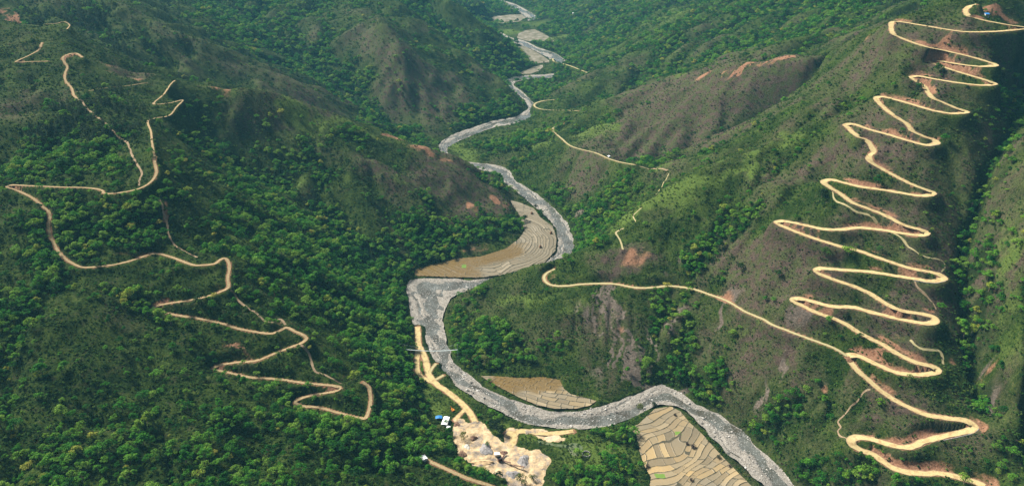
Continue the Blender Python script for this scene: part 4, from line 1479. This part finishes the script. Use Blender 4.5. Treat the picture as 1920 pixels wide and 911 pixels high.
M_STONE = stone_mat('river stone', [(.15, (.10, .093, .082)), (.45, (.20, .187, .165)), (.72, (.36, .34, .30)), (.95, (.66, .63, .57))])
M_DARKSTONE = stone_mat('hill stone', [(.15, (.13, .115, .10)), (.6, (.30, .27, .24)), (.95, (.45, .42, .38))])
ROCKS = [rock_mesh('boulder', s, M_STONE) for s in (1, 2, 3, 4, 5)]
library('stones', ROCKS)
RP, RZ, BIG = [], [], []
for (ax, ay, z), (nmin, dens) in zip(RIV_GRIDS, ((0, 0), (0, 0), (0, 1))):
    if dens == 0:
        continue
    n_, k_ = ax.shape
    cand = rng.integers(0, n_ - 1, 26000), rng.uniform(.03, .97, 26000)
    j = cand[1] * (k_ - 1)
    j0 = j.astype(int)
    f_ = j - j0
    x = ax[cand[0], j0] * (1 - f_) + ax[cand[0], np.minimum(j0 + 1, k_ - 1)] * f_
    y = ay[cand[0], j0] * (1 - f_) + ay[cand[0], np.minimum(j0 + 1, k_ - 1)] * f_
    x = x + rng.normal(0, .8, len(x))
    y = y + rng.normal(0, .8, len(y))
    zz_ = z[cand[0], j0]
    bar = np.clip(.5 + 1.1 * fbm(x, y, 20, 3, 181), 0, 1)
    ok = (rng.random(len(x)) < (.15 + .85 * bar) * np.where(zz_ > -.05, 1, .45)) & (np.hypot(x, y) < 1400)
    RP.append(np.stack([x, y, np.maximum(zz_, -.15)], 1)[ok])
RP = np.concatenate(RP)
RS = np.clip(np.exp(rng.normal(-.30, .55, len(RP))), .3, 3.0)
rr_ = np.stack([rng.normal(0, .2, len(RP)), rng.normal(0, .2, len(RP)), rng.uniform(0, 6.28, len(RP))], 1)
dep_ = RP[:, 1] * CP + (CAM_Z - RP[:, 2]) * SP
ru_ = 960 + FPX * RP[:, 0] / dep_
rv_ = 455.5 - FPX * ((RP[:, 2] - CAM_Z) * CP + RP[:, 1] * SP) / dep_
fr_ = (ru_ > 6) & (ru_ < 1914) & (rv_ > 6) & (rv_ < 903) & seen_mask(RP[:, 0], RP[:, 1], RP[:, 2], 2)
order = np.argsort(-np.where(fr_, RS / dep_, 0))
big = np.zeros(len(RP), bool)
big[order[:170]] = True
scatter('river_stones', LIB['stones'], RP[~big], RS[~big] * .9, rr_[~big], rng.integers(0, 5, (~big).sum()))
for i in np.nonzero(big)[0]:
    o = bpy.data.objects.new('boulder', ROCKS[int(rng.integers(0, 5))])
    COL.objects.link(o)
    o.location = RP[i]
    s_ = RS[i] * 1.05
    o.scale = (s_, s_, s_)
    o.rotation_euler = rr_[i]
    if rv_[i] > 700 and ru_[i] > 1230:
        lg = ('pale boulder in the riverbed alongside the tan paddy plots', 'boulders beside the tan paddies')
    elif rv_[i] > 690:
        lg = ('pale boulder in the riverbed between quarry and small brown paddies', 'boulders on the quarry bend')
    elif rv_[i] > 520:
        lg = ('pale boulder in the riverbed by the footbridge and dirt tracks', 'boulders near the footbridge')
    else:
        lg = ('pale boulder in the riverbed around the big terraced bend field', 'boulders round the bend field')
    tag(o, lg[0], 'boulder', lg[1])

# ------------------------------------------------------------------ small buildings and works
M_WHITE = plain('white sheet roof', (.78, .78, .76), .6, .06, .8)
M_WALL = plain('limewashed wall', (.52, .50, .46), .9, .15, 1.2)
M_BLUE = plain('blue tarpaulin', (.03, .18, .46), .6, .2, .9)
M_WOOD = plain('weathered timber', (.17, .13, .10), .9, .3, 2)
M_DARK = plain('dark steel', (.045, .04, .045), .6, .3, 1)
M_RUST = plain('rusted steel', (.12, .055, .04), .8, .3, 1)
M_ORANGE = plain('orange paint', (.62, .22, .03), .5, .1, 1)
M_GLASS = plain('dark opening', (.03, .03, .035), .4, .2, 1)
M_GRAVEL = plain('grey gravel', (.22, .205, .195), .95, .45, .55)
M_SANDHEAP = plain('yellow sand', (.47, .33, .18), .95, .25, .35)
M_LIMEHEAP = plain('lime dust', (.46, .43, .36), .95, .3, .6)
M_SPOIL = plain('brown spoil', (.15, .09, .06), .95, .4, .5)
M_STRAW = plain('straw', (.19, .10, .055), .95, .3, 1)
M_CONC = plain('stone masonry', (.20, .19, .175), .95, .35, .9)
M_CABLE = plain('bridge steel', (.34, .39, .38), .5, .1, 1)


def box(V, F, x0, x1, y0, y1, z0, z1):
    k = len(V)
    V += [(x0, y0, z0), (x1, y0, z0), (x1, y1, z0), (x0, y1, z0), (x0, y0, z1), (x1, y0, z1), (x1, y1, z1), (x0, y1, z1)]
    F += [(k, k + 3, k + 2, k + 1), (k + 4, k + 5, k + 6, k + 7), (k, k + 1, k + 5, k + 4), (k + 1, k + 2, k + 6, k + 5), (k + 2, k + 3, k + 7, k + 6), (k + 3, k, k + 4, k + 7)]


def boxes(name, mat, parent, *bs):
    V, F = [], []
    for b in bs:
        box(V, F, *b)
    return link(name, quads_mesh(name, V, F), mat, parent)


def bars(name, mat, parent, *ls):
    V, F = [], []
    for a, b, r_ in ls:
        limb(V, F, a, b, r_, r_, 6)
    return link(name, quads_mesh(name, V, F), mat, parent)


def empty(name, loc, rz=0.0):
    o = bpy.data.objects.new(name, None)
    COL.objects.link(o)
    o.location = loc
    o.rotation_euler = (0, 0, rz)
    o.empty_display_size = .5
    return o


def gable(name, mat, parent, lx, ly, z0, rise, over=.35, th=.12):
    """pitched roof, ridge along y"""
    a, b = lx / 2 + over, ly / 2 + over
    V, F = [], []
    for dz in (0, th):
        V += [(-a, -b, z0 + dz), (0, -b, z0 + rise + dz), (a, -b, z0 + dz), (-a, b, z0 + dz), (0, b, z0 + rise + dz), (a, b, z0 + dz)]
    F += [(0, 1, 4, 3), (1, 2, 5, 4), (6, 9, 10, 7), (7, 10, 11, 8), (0, 3, 9, 6), (2, 8, 11, 5), (0, 6, 7, 1), (1, 7, 8, 2), (3, 4, 10, 9), (4, 5, 11, 10)]
    return link(name, quads_mesh(name, V, F), mat, parent)


def house(name, u, v, lx, ly, h, rise, rz, roof_mat, wall_mat, label, cat='house', doors=1, windows=2):
    x, y, z = at(u, v)
    e = empty(name, (x, y, z - .1), rz)
    V, F = [], []
    box(V, F, -lx / 2, lx / 2, -ly / 2, ly / 2, -1.0, h)
    k = len(V)
    V += [(-lx / 2, -ly / 2, h), (lx / 2, -ly / 2, h), (0, -ly / 2, h + rise - .06), (-lx / 2, ly / 2, h), (lx / 2, ly / 2, h), (0, ly / 2, h + rise - .06)]
    F += [(k, k + 1, k + 2), (k + 3, k + 5, k + 4)]
    link('wall', quads_mesh('wall', V, F), wall_mat, e)
    gable('roof', roof_mat, e, lx, ly, h + .01, rise)
    for q in range(doors):
        d = boxes('door', M_WOOD, e, (-lx / 2 - .05, -lx / 2 + .02, -.5, .5, 0, 2.0))
        boxes('handle', M_DARK, d, (-lx / 2 - .09, -lx / 2 - .05, .30, .40, .95, 1.05))
    for q in range(windows):
        yy = -ly * .33 + q * ly * .66 / max(windows - 1, 1)
        wn = boxes('window', M_WOOD, e, (-lx / 2 - .06, -lx / 2 + .02, yy - .55, yy + .55, 1.0, 2.0))
        boxes('pane', M_GLASS, wn, (-lx / 2 - .08, -lx / 2 - .06, yy - .45, yy + .45, 1.1, 1.9))
    tag(e, label, cat)
    return e


house('shed', 835.5, 793, 4.8, 10.5, 2.6, .5, -.16, M_WHITE, M_WALL, 'long white roofed shed on the grass left of the sandy quarry', 'shed')
house('outhouse', 841, 805, 2.6, 2.6, 2.1, .3, -.16, M_WHITE, M_WALL, 'small square white outhouse at the near end of the long shed', 'outhouse', 1, 1)
house('house', 795, 864, 4.0, 4.6, 2.6, .9, .6, M_WHITE, M_WALL, 'small pale roofed house at the end of the lower left road')
house('house', 1848, 31, 8, 4, 2.8, .9, 1.45, M_BLUE, M_WALL, 'far house with a blue roof below the red cutting at top right')
house('house', 1142, 296, 3.6, 3.2, 2.5, .8, .4, M_WHITE, M_WALL, 'tiny white house beside the pale track across the river')
house('house', 1075, 27, 5.0, 5.0, 2.8, 1.0, .2, M_WHITE, M_WALL, 'tiny white house far up the valley in hazy woods')
house('site_hut', 932, 855, 3.6, 2.6, 2.4, .25, .1, M_WHITE, M_WALL, 'small white topped hut in the middle of the quarry beside dark machinery', 'hut', 1, 1)

x, y, z = at(823, 785)
e = empty('tarpaulin_shelter', (x, y, z), .1)
V = [(-3, -2, 1.9), (0, -2.1, 2.5), (3, -2, 1.8), (-3.1, 0, 2.0), (0, 0, 2.75), (3.1, 0, 2.0), (-3, 2, 1.8), (0, 2.1, 2.4), (3, 2, 1.9)]
V2 = [(a, b, c - .05) for a, b, c in V]
top = [(0, 1, 4, 3), (1, 2, 5, 4), (3, 4, 7, 6), (4, 5, 8, 7)]
rim = [0, 1, 2, 5, 8, 7, 6, 3]
F = top + [tuple(9 + q for q in reversed(f)) for f in top] + [(rim[i], rim[i] + 9, rim[(i + 1) % 8] + 9, rim[(i + 1) % 8]) for i in range(8)]
link('tarpaulin', quads_mesh('tarpaulin', V + V2, F), M_BLUE, e)
for px, py in ((-2.9, -1.9), (2.9, -1.9), (-2.9, 1.9), (2.9, 1.9)):
    bars('pole', M_WOOD, e, ((px, py, -.4), (px, py, 1.8), .07))
tag(e, 'bright blue tarpaulin shelter on poles beside the long white shed', 'shelter')

x, y, z = at(849, 771)
e = empty('excavator', (x, y, z), 2.2)
for s_ in (-1, 1):
    boxes('track', M_DARK, e, (-1.7, 1.7, s_ * 1.0 - .28, s_ * 1.0 + .28, 0, .75))
boxes('body', M_ORANGE, e, (-1.6, 1.0, -1.2, 1.2, .85, 1.75), (-1.7, -.6, -1.1, 1.1, 1.75, 2.05))
cb = boxes('cab', M_ORANGE, e, (-.2, 1.1, .1, 1.15, 1.76, 2.75))
boxes('window', M_GLASS, cb, (1.1, 1.13, .2, 1.05, 1.95, 2.6))
bars('boom', M_ORANGE, e, ((.9, -.3, 1.5), (3.0, -.3, 3.4), .22), ((3.0, -.3, 3.4), (4.4, -.3, 1.6), .17))
boxes('bucket', M_DARK, e, (4.1, 4.9, -.75, .15, .75, 1.6))
tag(e, 'small orange excavator parked on the grass above the quarry', 'excavator')


def heap(u, v, rx, ry, h, mat, label, cat, seed, rz=0.0, name='gravel_heap'):
    x, y, z = at(u, v)
    r_ = np.random.default_rng(seed)
    n, k = 28, 9
    V = [(0, 0, h)]
    for j in range(1, k + 1):
        t = j / k
        for i in range(n):
            q = 2 * math.pi * i / n
            wob = 1 + .16 * math.sin(3 * q + seed) + .08 * math.sin(7 * q + 2 * seed)
            hh = h * max(0, 1 - t ** 1.25) * (1 + .10 * r_.normal()) - (.7 if j == k else 0)
            V.append((rx * t * wob * math.cos(q) + .15 * r_.normal(), ry * t * wob * math.sin(q) + .15 * r_.normal(), hh))
    F = [(0, 1 + i, 1 + (i + 1) % n) for i in range(n)]
    for j in range(k - 1):
        for i in range(n):
            F.append((1 + j * n + i, 1 + (j + 1) * n + i, 1 + (j + 1) * n + (i + 1) % n, 1 + j * n + (i + 1) % n))
    o = link(name, quads_mesh(name, V, F, True), mat)
    o.location = (x, y, z)
    o.rotation_euler = (0, 0, rz)
    return tag(o, label, cat)


heap(911, 843, 6.5, 8, 2.2, M_GRAVEL, 'broad grey gravel heap in the middle of the sandy quarry', 'gravel heap', 3)
heap(981, 866, 5.5, 9, 2.4, M_GRAVEL, 'long grey gravel heap on the right side of the quarry', 'gravel heap', 5)
heap(960, 890, 7, 5, 1.8, M_GRAVEL, 'low grey gravel heap below the dark conveyor at the quarry bottom', 'gravel heap', 6)
heap(888, 822, 4, 3, 2.2, M_SPOIL, 'brown earth heap on the upper part of the quarry', 'earth heap', 7, name='earth_heap')
heap(866, 852, 4, 5, 1.6, M_SPOIL, 'brown earth heap on the left edge of the quarry', 'earth heap', 8, name='earth_heap')
heap(856, 797, 3.5, 4.5, 1.6, M_SPOIL, 'dark rubble heap at the top left corner of the quarry', 'rubble heap', 9, name='rubble_heap')
heap(875, 838, 3.0, 4.0, .8, M_LIMEHEAP, 'whitish lime patch heaped on the left of the quarry', 'lime heap', 10, name='lime_heap')
heap(905, 868, 9, 3.5, 1.5, M_SANDHEAP, 'long ridge of yellow sand running to the white quarry hut', 'sand heap', 12, name='sand_heap')
heap(945, 850, 3.5, 3.0, 1.8, M_SPOIL, 'reddish earth heap right of the white quarry hut', 'earth heap', 13, name='earth_heap')


def conveyor(u0, v0, u1, v1, h0, h1, label):
    a = at(u0, v0)
    b = at(u1, v1)
    e = empty('conveyor', a, math.atan2(b[1] - a[1], b[0] - a[0]))
    L_ = math.hypot(b[0] - a[0], b[1] - a[1])
    bars('frame', M_DARK, e, ((0, -.5, h0), (L_, -.5, h1), .13), ((0, .5, h0), (L_, .5, h1), .13), *[((L_ * q, -.5, h0 + (h1 - h0) * q), (L_ * q, .5, h0 + (h1 - h0) * q), .08) for q in (0, .25, .5, .75, 1)])
    V = [(0, -.45, h0 + .2), (L_, -.45, h1 + .2), (L_, .45, h1 + .2), (0, .45, h0 + .2), (0, -.45, h0 + .26), (L_, -.45, h1 + .26), (L_, .45, h1 + .26), (0, .45, h0 + .26)]
    link('belt', quads_mesh('belt', V, [(0, 3, 2, 1), (4, 5, 6, 7), (0, 1, 5, 4), (1, 2, 6, 5), (2, 3, 7, 6), (3, 0, 4, 7)]), M_RUST, e)
    for q in (.3, .9):
        hh = h0 + (h1 - h0) * q
        bars('leg', M_DARK, e, ((L_ * q, -.6, -.6), (L_ * q, -.5, hh), .09), ((L_ * q, .6, -.6), (L_ * q, .5, hh), .09))
    tag(e, label, 'conveyor')


conveyor(938, 864, 958, 874, 1.2, 3.4, 'dark conveyor belt sloping from the white hut across the quarry')
conveyor(956, 873, 984, 882, 1.0, 4.0, 'dark conveyor belt nearest the quarry bottom, ending at gravel')
conveyor(940, 864, 949, 851, 1.2, 3.0, 'short rusty conveyor pointing up the quarry by the hut')
x, y, z = at(937, 866)
e = empty('stone_crusher', (x, y, z), .4)
boxes('body', M_RUST, e, (-1.6, 1.6, -1.2, 1.2, .9, 2.6), (-1.0, 1.0, -1.5, -1.2, 1.2, 2.1))
hp = [(-1.9, -1.5, 3.9), (1.9, -1.5, 3.9), (1.9, 1.5, 3.9), (-1.9, 1.5, 3.9), (-.9, -.8, 2.62), (.9, -.8, 2.62), (.9, .8, 2.62), (-.9, .8, 2.62)]
link('hopper', quads_mesh('hopper', hp, [(0, 1, 5, 4), (1, 2, 6, 5), (2, 3, 7, 6), (3, 0, 4, 7), (4, 5, 6, 7)]), M_DARK, e)
for px, py in ((-1.4, -1), (1.4, -1), (-1.4, 1), (1.4, 1)):
    bars('leg', M_DARK, e, ((px, py, -.5), (px, py, .95), .14))
tag(e, 'dark rusty stone crusher with a hopper beside the white quarry hut', 'stone crusher')

# pond below the quarry
m = MAT('pond water', .2, .5)
m.color(m.ramp(m.noise(.2, 3), [(.35, (.075, .105, .042)), (.65, (.115, .130, .065))]))
M_POND = m.m
for s_ in ("1062 835, 1072 830, 1084 831, 1093 839, 1087 848, 1080 855, 1070 850, 1066 843", "1008 826, 1022 827, 1040 832, 1060 833, 1064 838, 1050 838, 1030 834, 1012 832"):
    q = pts(s_)
    x, y = lift(q[:, 0], q[:, 1], 3.0)
    ring = smooth_curve(np.stack([np.r_[x, x[0]], np.r_[y, y[0]]], 1), .8)
    zc = float(np.median(ground(ring[:, 0], ring[:, 1])))
    zc = max(zc, float(np.percentile(ground(ring[:, 0], ring[:, 1]), 80))) + .12
    ring = ring + .25 * np.stack([noise(ring[:, 0], ring[:, 1], 2.5, 5), noise(ring[:, 0], ring[:, 1], 2.5, 6)], 1)
    c_ = ring.mean(0)
    n = len(ring)
    V = [(c_[0], c_[1], zc)] + [(a, b, zc) for a, b in ring] + [(c_[0] + (a - c_[0]) * 1.06, c_[1] + (b - c_[1]) * 1.06, zc - 1.2) for a, b in ring]
    F = [(0, 1 + (i + 1) % n, 1 + i) for i in range(n)] + [(1 + i, 1 + (i + 1) % n, 1 + n + (i + 1) % n, 1 + n + i) for i in range(n)]
    tag(link('pond', quads_mesh('pond', V, F), M_POND), kind='structure')

# round stone enclosure near the pond
x, y, z = at(1099, 852)
V, F = [], []
n = 22
for i in range(n):
    q = 2 * math.pi * i / n * .9 + .4
    hh = 1.1 + .35 * math.sin(3.1 * i)
    for r_ in (3.1, 3.8):
        for zz_ in (-.6, hh):
            V.append((r_ * math.cos(q) * (1 + .05 * math.sin(i * 2.2)), r_ * math.sin(q), zz_))
for i in range(n - 1):
    a = i * 4
    F += [(a, a + 1, a + 5, a + 4), (a + 2, a + 6, a + 7, a + 3), (a + 1, a + 3, a + 7, a + 5)]
F += [(0, 2, 3, 1), (4 * n - 4, 4 * n - 3, 4 * n - 1, 4 * n - 2)]
o = link('stone_enclosure', quads_mesh('stone_enclosure', V, F), M_CONC)
o.location = (x, y, z)
tag(o, 'ruined round stone enclosure on brown ground right of the pond', 'stone ruin')

# suspension footbridge
a = np.array(lift(749, 653, 15.0) + (15.0,), float)
b = np.array(lift(858, 655, 15.0) + (15.0,), float)
L_ = float(np.linalg.norm(b - a))
e = empty('footbridge', tuple(a), math.atan2(b[1] - a[1], b[0] - a[0]))


def sag(t, d, z0):
    return z0 - d * 4 * t * (1 - t)


N_ = 40
V, F = [], []
for i in range(N_ + 1):
    t = i / N_
    zd = sag(t, 2.2, 0)
    V += [(L_ * t, -.45, zd), (L_ * t, .45, zd), (L_ * t, .45, zd - .14), (L_ * t, -.45, zd - .14)]
for i in range(N_):
    k = i * 4
    for q in range(4):
        F.append((k + q, k + (q + 1) % 4, k + 4 + (q + 1) % 4, k + 4 + q))
F += [(0, 3, 2, 1), (N_ * 4, N_ * 4 + 1, N_ * 4 + 2, N_ * 4 + 3)]
link('deck', quads_mesh('deck', V, F), M_CABLE, e)
for s_ in (-.5, .5):
    bars('cable', M_CABLE, e, *[((L_ * i / 16, s_, sag(i / 16, 5.0, 6.4)), (L_ * (i + 1) / 16, s_, sag((i + 1) / 16, 5.0, 6.4)), .04) for i in range(16)])
bars('hanger', M_CABLE, e, *[((L_ * i / 16, s_, sag(i / 16, 2.2, 0)), (L_ * i / 16, s_, sag(i / 16, 5.0, 6.4)), .03) for i in range(1, 16) for s_ in (-.5, .5)])
for t in (0, 1):
    g = float(ground(a[0] + (b[0] - a[0]) * t, a[1] + (b[1] - a[1]) * t)) - 15.0
    bars('tower', M_CABLE, e, ((L_ * t, -.6, min(g, 0) - 1), (L_ * t, -.5, 6.6), .13), ((L_ * t, .6, min(g, 0) - 1), (L_ * t, .5, 6.6), .13), ((L_ * t, -.55, 5.9), (L_ * t, .55, 5.9), .08))
tag(e, 'thin pale suspension footbridge strung across the river above the tracks', 'footbridge')

# straw stacks on the bend field
for u, v, lb in ((997, 401, 'brown straw stack on the far narrow end of the bend field'), (1033, 438, 'brown straw stack on the bend field nearest the river'), (1013, 464, 'brown straw stack near the middle of the bend field')):
    x, y = lift(u, v, 2.0)
    V, F = [], []
    prof = [(1.5, -.4), (1.9, .8), (1.75, 1.9), (1.0, 3.0), (.15, 3.8)]
    for r_, h_ in prof:
        for i in range(12):
            q = 2 * math.pi * i / 12
            V.append((r_ * math.cos(q) * (1 + .08 * math.sin(3 * q + u)), r_ * math.sin(q), h_))
    for j in range(4):
        for i in range(12):
            F.append((j * 12 + i, j * 12 + (i + 1) % 12, j * 12 + 12 + (i + 1) % 12, j * 12 + 12 + i))
    F.append(tuple(48 + i for i in range(12)))
    e = empty('straw_stack', (float(x), float(y), 2.0))
    link('straw', quads_mesh('straw', V, F, True), M_STRAW, e)
    bars('pole', M_WOOD, e, ((0, 0, 3.5), (0, 0, 4.7), .08))
    tag(e, lb, 'straw stack')


# masonry walls that hold up the outer hairpins
def holding_wall(i0, i1, side, label, h=3.2):
    seg = smooth_curve(road_right[i0:i1 + 1], 1.0)
    t = np.gradient(seg[:, :2], axis=0)
    t /= np.linalg.norm(t, axis=1, keepdims=True)
    n = np.stack([-t[:, 1], t[:, 0]], 1) * side
    V, F = [], []
    for k in range(len(seg)):
        for off, dz in ((3.5, .10), (4.0, .10), (4.5, -h), (3.5, -h)):
            V.append((seg[k, 0] + n[k, 0] * off, seg[k, 1] + n[k, 1] * off, seg[k, 2] + dz))
    for k in range(len(seg) - 1):
        for q in range(4):
            F.append((k * 4 + q, k * 4 + (q + 1) % 4, k * 4 + 4 + (q + 1) % 4, k * 4 + 4 + q))
    e_ = (len(seg) - 1) * 4
    F += [(0, 1, 2, 3), (e_ + 3, e_ + 2, e_ + 1, e_)]
    tag(link('retaining_wall', quads_mesh('retaining_wall', V, F), M_CONC), label, 'retaining wall')


def road_index(u, v):
    return int(np.argmin(np.hypot(r_pts[:, 0] - u, r_pts[:, 1] - v)))


for (ua, va), (ub, vb), side, lb in (((1713, 522), (1769, 522), -1, 'grey masonry wall under the widest right hairpin halfway up the zigzag'),
                                     ((1757, 820), (1827, 798), -1, 'grey masonry wall under the lowest right hairpin of the zigzag'),
                                     ((1737, 272), (1755, 269), 1, 'grey masonry wall under the upper right hairpin near the ravine')):
    i0, i1 = sorted((road_index(ua, va), road_index(ub, vb)))
    # downhill side: where the ground falls away
    k = (i0 + i1) // 2
    d = road_right[k + 1, :2] - road_right[k, :2]
    d /= np.linalg.norm(d)
    nn = np.array([-d[1], d[0]])
    g1 = float(G.sample(ROUGH, road_right[k, 0] + nn[0] * 9, road_right[k, 1] + nn[1] * 9))
    g2 = float(G.sample(ROUGH, road_right[k, 0] - nn[0] * 9, road_right[k, 1] - nn[1] * 9))
    holding_wall(i0, i1, 1 if g1 < g2 else -1, lb)

# ------------------------------------------------------------------ trees and bushes that stand out
M_LIME = foliage_mat('lime leaves', [(.1, (.10, .22, .015)), (.5, (.17, .33, .025)), (.9, (.24, .38, .05))], .4)
M_OLIVE = foliage_mat('olive leaves', [(.1, (.060, .085, .018)), (.5, (.105, .13, .030)), (.9, (.16, .175, .05))], .35)
M_DEEP = foliage_mat('deep green leaves', [(.1, (.006, .018, .006)), (.5, (.013, .034, .010)), (.9, (.024, .055, .014))], .25)
CR = {}


def crown_of(k, mat):
    if (k, mat.name) not in CR:
        me = BROAD[k][1].copy()
        me.materials.clear()
        me.materials.append(mat)
        CR[(k, mat.name)] = me
    return CR[(k, mat.name)]


for n_, (u, v, s_, k, mat, lb) in enumerate((
        (1043, 905, .75, 0, M_LIME, 'vivid lime green tree at the bottom edge below the quarry'),
        (978, 908, 1.0, 4, M_OLIVE, 'wide yellowish olive tree at the foot of the quarry'),
        (1000, 902, .6, 1, M_OLIVE, 'smaller olive tree right of the wide one below the quarry'),
        (930, 806, 1.25, 2, M_DEEP, 'large very dark tree standing on the upper edge of the quarry'),
        (941, 816, 1.0, 3, M_DEEP, 'very dark tree crowding the pit track beside the larger dark tree'),
        (921, 799, .8, 5, M_DEEP, 'smaller very dark tree left of the big dark quarry tree'),
        (936, 900, .95, 5, M_DEEP, 'dark tree standing in the grey gravel at the quarry bottom'),
        (914, 836, .55, 2, M_BUSH, 'small green tree growing alone inside the quarry'),
        (870, 826, .8, 4, M_OLIVE, 'yellow green tree on the grass strip left of the quarry'),
        (826, 815, .9, 1, M_OLIVE, 'yellow green tree below the long white shed'),
        (908, 686, 1.25, 4, M_OLIVE, 'broad yellowish tree at the foot of the river spur above small paddies'),
        (893, 679, .9, 6, M_OLIVE, 'lesser yellowish tree beside the broad one on the spur foot'),
        (1058, 488, .9, 1, M_LIME, 'lone bright green tree on the river edge below the path hairpin'),
        (1005, 393, .9, 5, M_DEEP, 'single dark tree between the bend field and the river'),
        (983, 416, 1.1, 0, M_DEEP, 'dark tree at the tip of the wooded spur beside the bend field'),
        (1226, 766, .7, 5, M_DEEP, 'small dark tree on the stony bank above the tan paddies'),
        (1199, 770, .7, 1, M_OLIVE, 'yellowish tree on the stony bank left of the tan paddies'),
        (1329, 828, .55, 2, M_BUSH, 'round green bush on the river edge of the tan paddies'),
        (1346, 842, .55, 3, M_BUSH, 'second green bush downstream on the edge of the tan paddies'),
        (1648, 763, .7, 0, M_LIME, 'bright tree on the grassy slope inside the lowest zigzag loop'),
        (1225, 582, .8, 1, M_LIME, 'bright round tree on the eroded slope below the pale path'),
        (1268, 600, .8, 3, M_LIME, 'bright tree to the right on the slope below the pale path'),
        (1268, 650, .9, 4, M_LIME, 'bright green tree lower down the slope above the river corner'),
        (1547, 482, 1.0, 4, M_BUSH, 'leafy green tree on brown slope between the middle zigzag legs'),
        (1590, 484, 1.0, 1, M_LIME, 'brighter green tree right of the leafy one between zigzag legs'),
        (1388, 508, 1.0, 2, M_BUSH, 'green tree alone on the brown slope left of the zigzag'),
        (1460, 520, .8, 3, M_BUSH, 'small green tree on brown slope close to the left zigzag bends'),
        (1540, 372, 1.1, 2, M_DEEP, 'dark round tree under the left bend in the upper zigzag'),
        (247, 556, .9, 0, M_LIME, 'left of two bright trees above the left hairpin'),
        (261, 554, .9, 3, M_LIME, 'right of two bright trees above the left hairpin'),
        (378, 574, 1.1, 4, M_BUSH, 'round green tree inside the wide left hairpin'),
        (355, 592, .8, 5, M_DEEP, 'dark tree overhanging the road in the left hairpin'))):
    x, y, z = at(u, v)
    lone_tree(x, y, z - .1, s_, n_ * 1.7, k, lb, None, crown_of(k, mat))
for u, v, s_, lb in ((1302, 838, 1.5, 'dark bare bush clump in the middle of the tan paddies'), (1290, 832, 1.0, 'small dark bush left of the larger clump in the tan paddies'), (1349, 857, 1.3, 'dark bare bush on the right rim of the tan paddies'),
                     (1370, 874, .9, 'dark little bush low on the right rim of the tan paddies'), (1298, 900, 1.1, 'dark bush in the tan paddies near the photo bottom'), (1216, 874, 1.2, 'dark bush on the left rim of the tan paddies'), (1267, 778, 1.0, 'dark bush on the topmost tan paddy plots')):
    x, y = lift(u, v, 2.4)
    o = link('bush', LIB_BUSH, None)
    o.location = (float(x), float(y), 2.3)
    o.scale = (s_, s_, s_)
    tag(o, lb, 'bush')

# ------------------------------------------------------------------ the air: thin valley haze
def make_haze():
    x0, x1, y0, y1, z0, z1 = -9500, 9500, -400, 9500, float(GZ.min()) - 1.0, max(float(GZ.max()), CAM_Z) + 30
    V = [(x, y, z) for z in (z0, z1) for x, y in ((x0, y0), (x1, y0), (x1, y1), (x0, y1))]
    F = [(0, 3, 2, 1), (4, 5, 6, 7), (0, 1, 5, 4), (1, 2, 6, 5), (2, 3, 7, 6), (3, 0, 4, 7)]
    me = quads_mesh('haze', V, F)
    hm = bpy.data.materials.new('haze')
    hm.use_nodes = True
    t = hm.node_tree
    t.nodes.clear()
    o_ = t.nodes.new('ShaderNodeOutputMaterial')
    v_ = t.nodes.new('ShaderNodeVolumePrincipled')
    v_.inputs['Color'].default_value = (.24, .74, .98, 1)
    v_.inputs['Density'].default_value = HAZE
    v_.inputs['Anisotropy'].default_value = .0
    t.links.new(v_.outputs[0], o_.inputs['Volume'])
    tag(link('haze', me, hm), kind='stuff')


HAZE = 0.000048
make_haze()
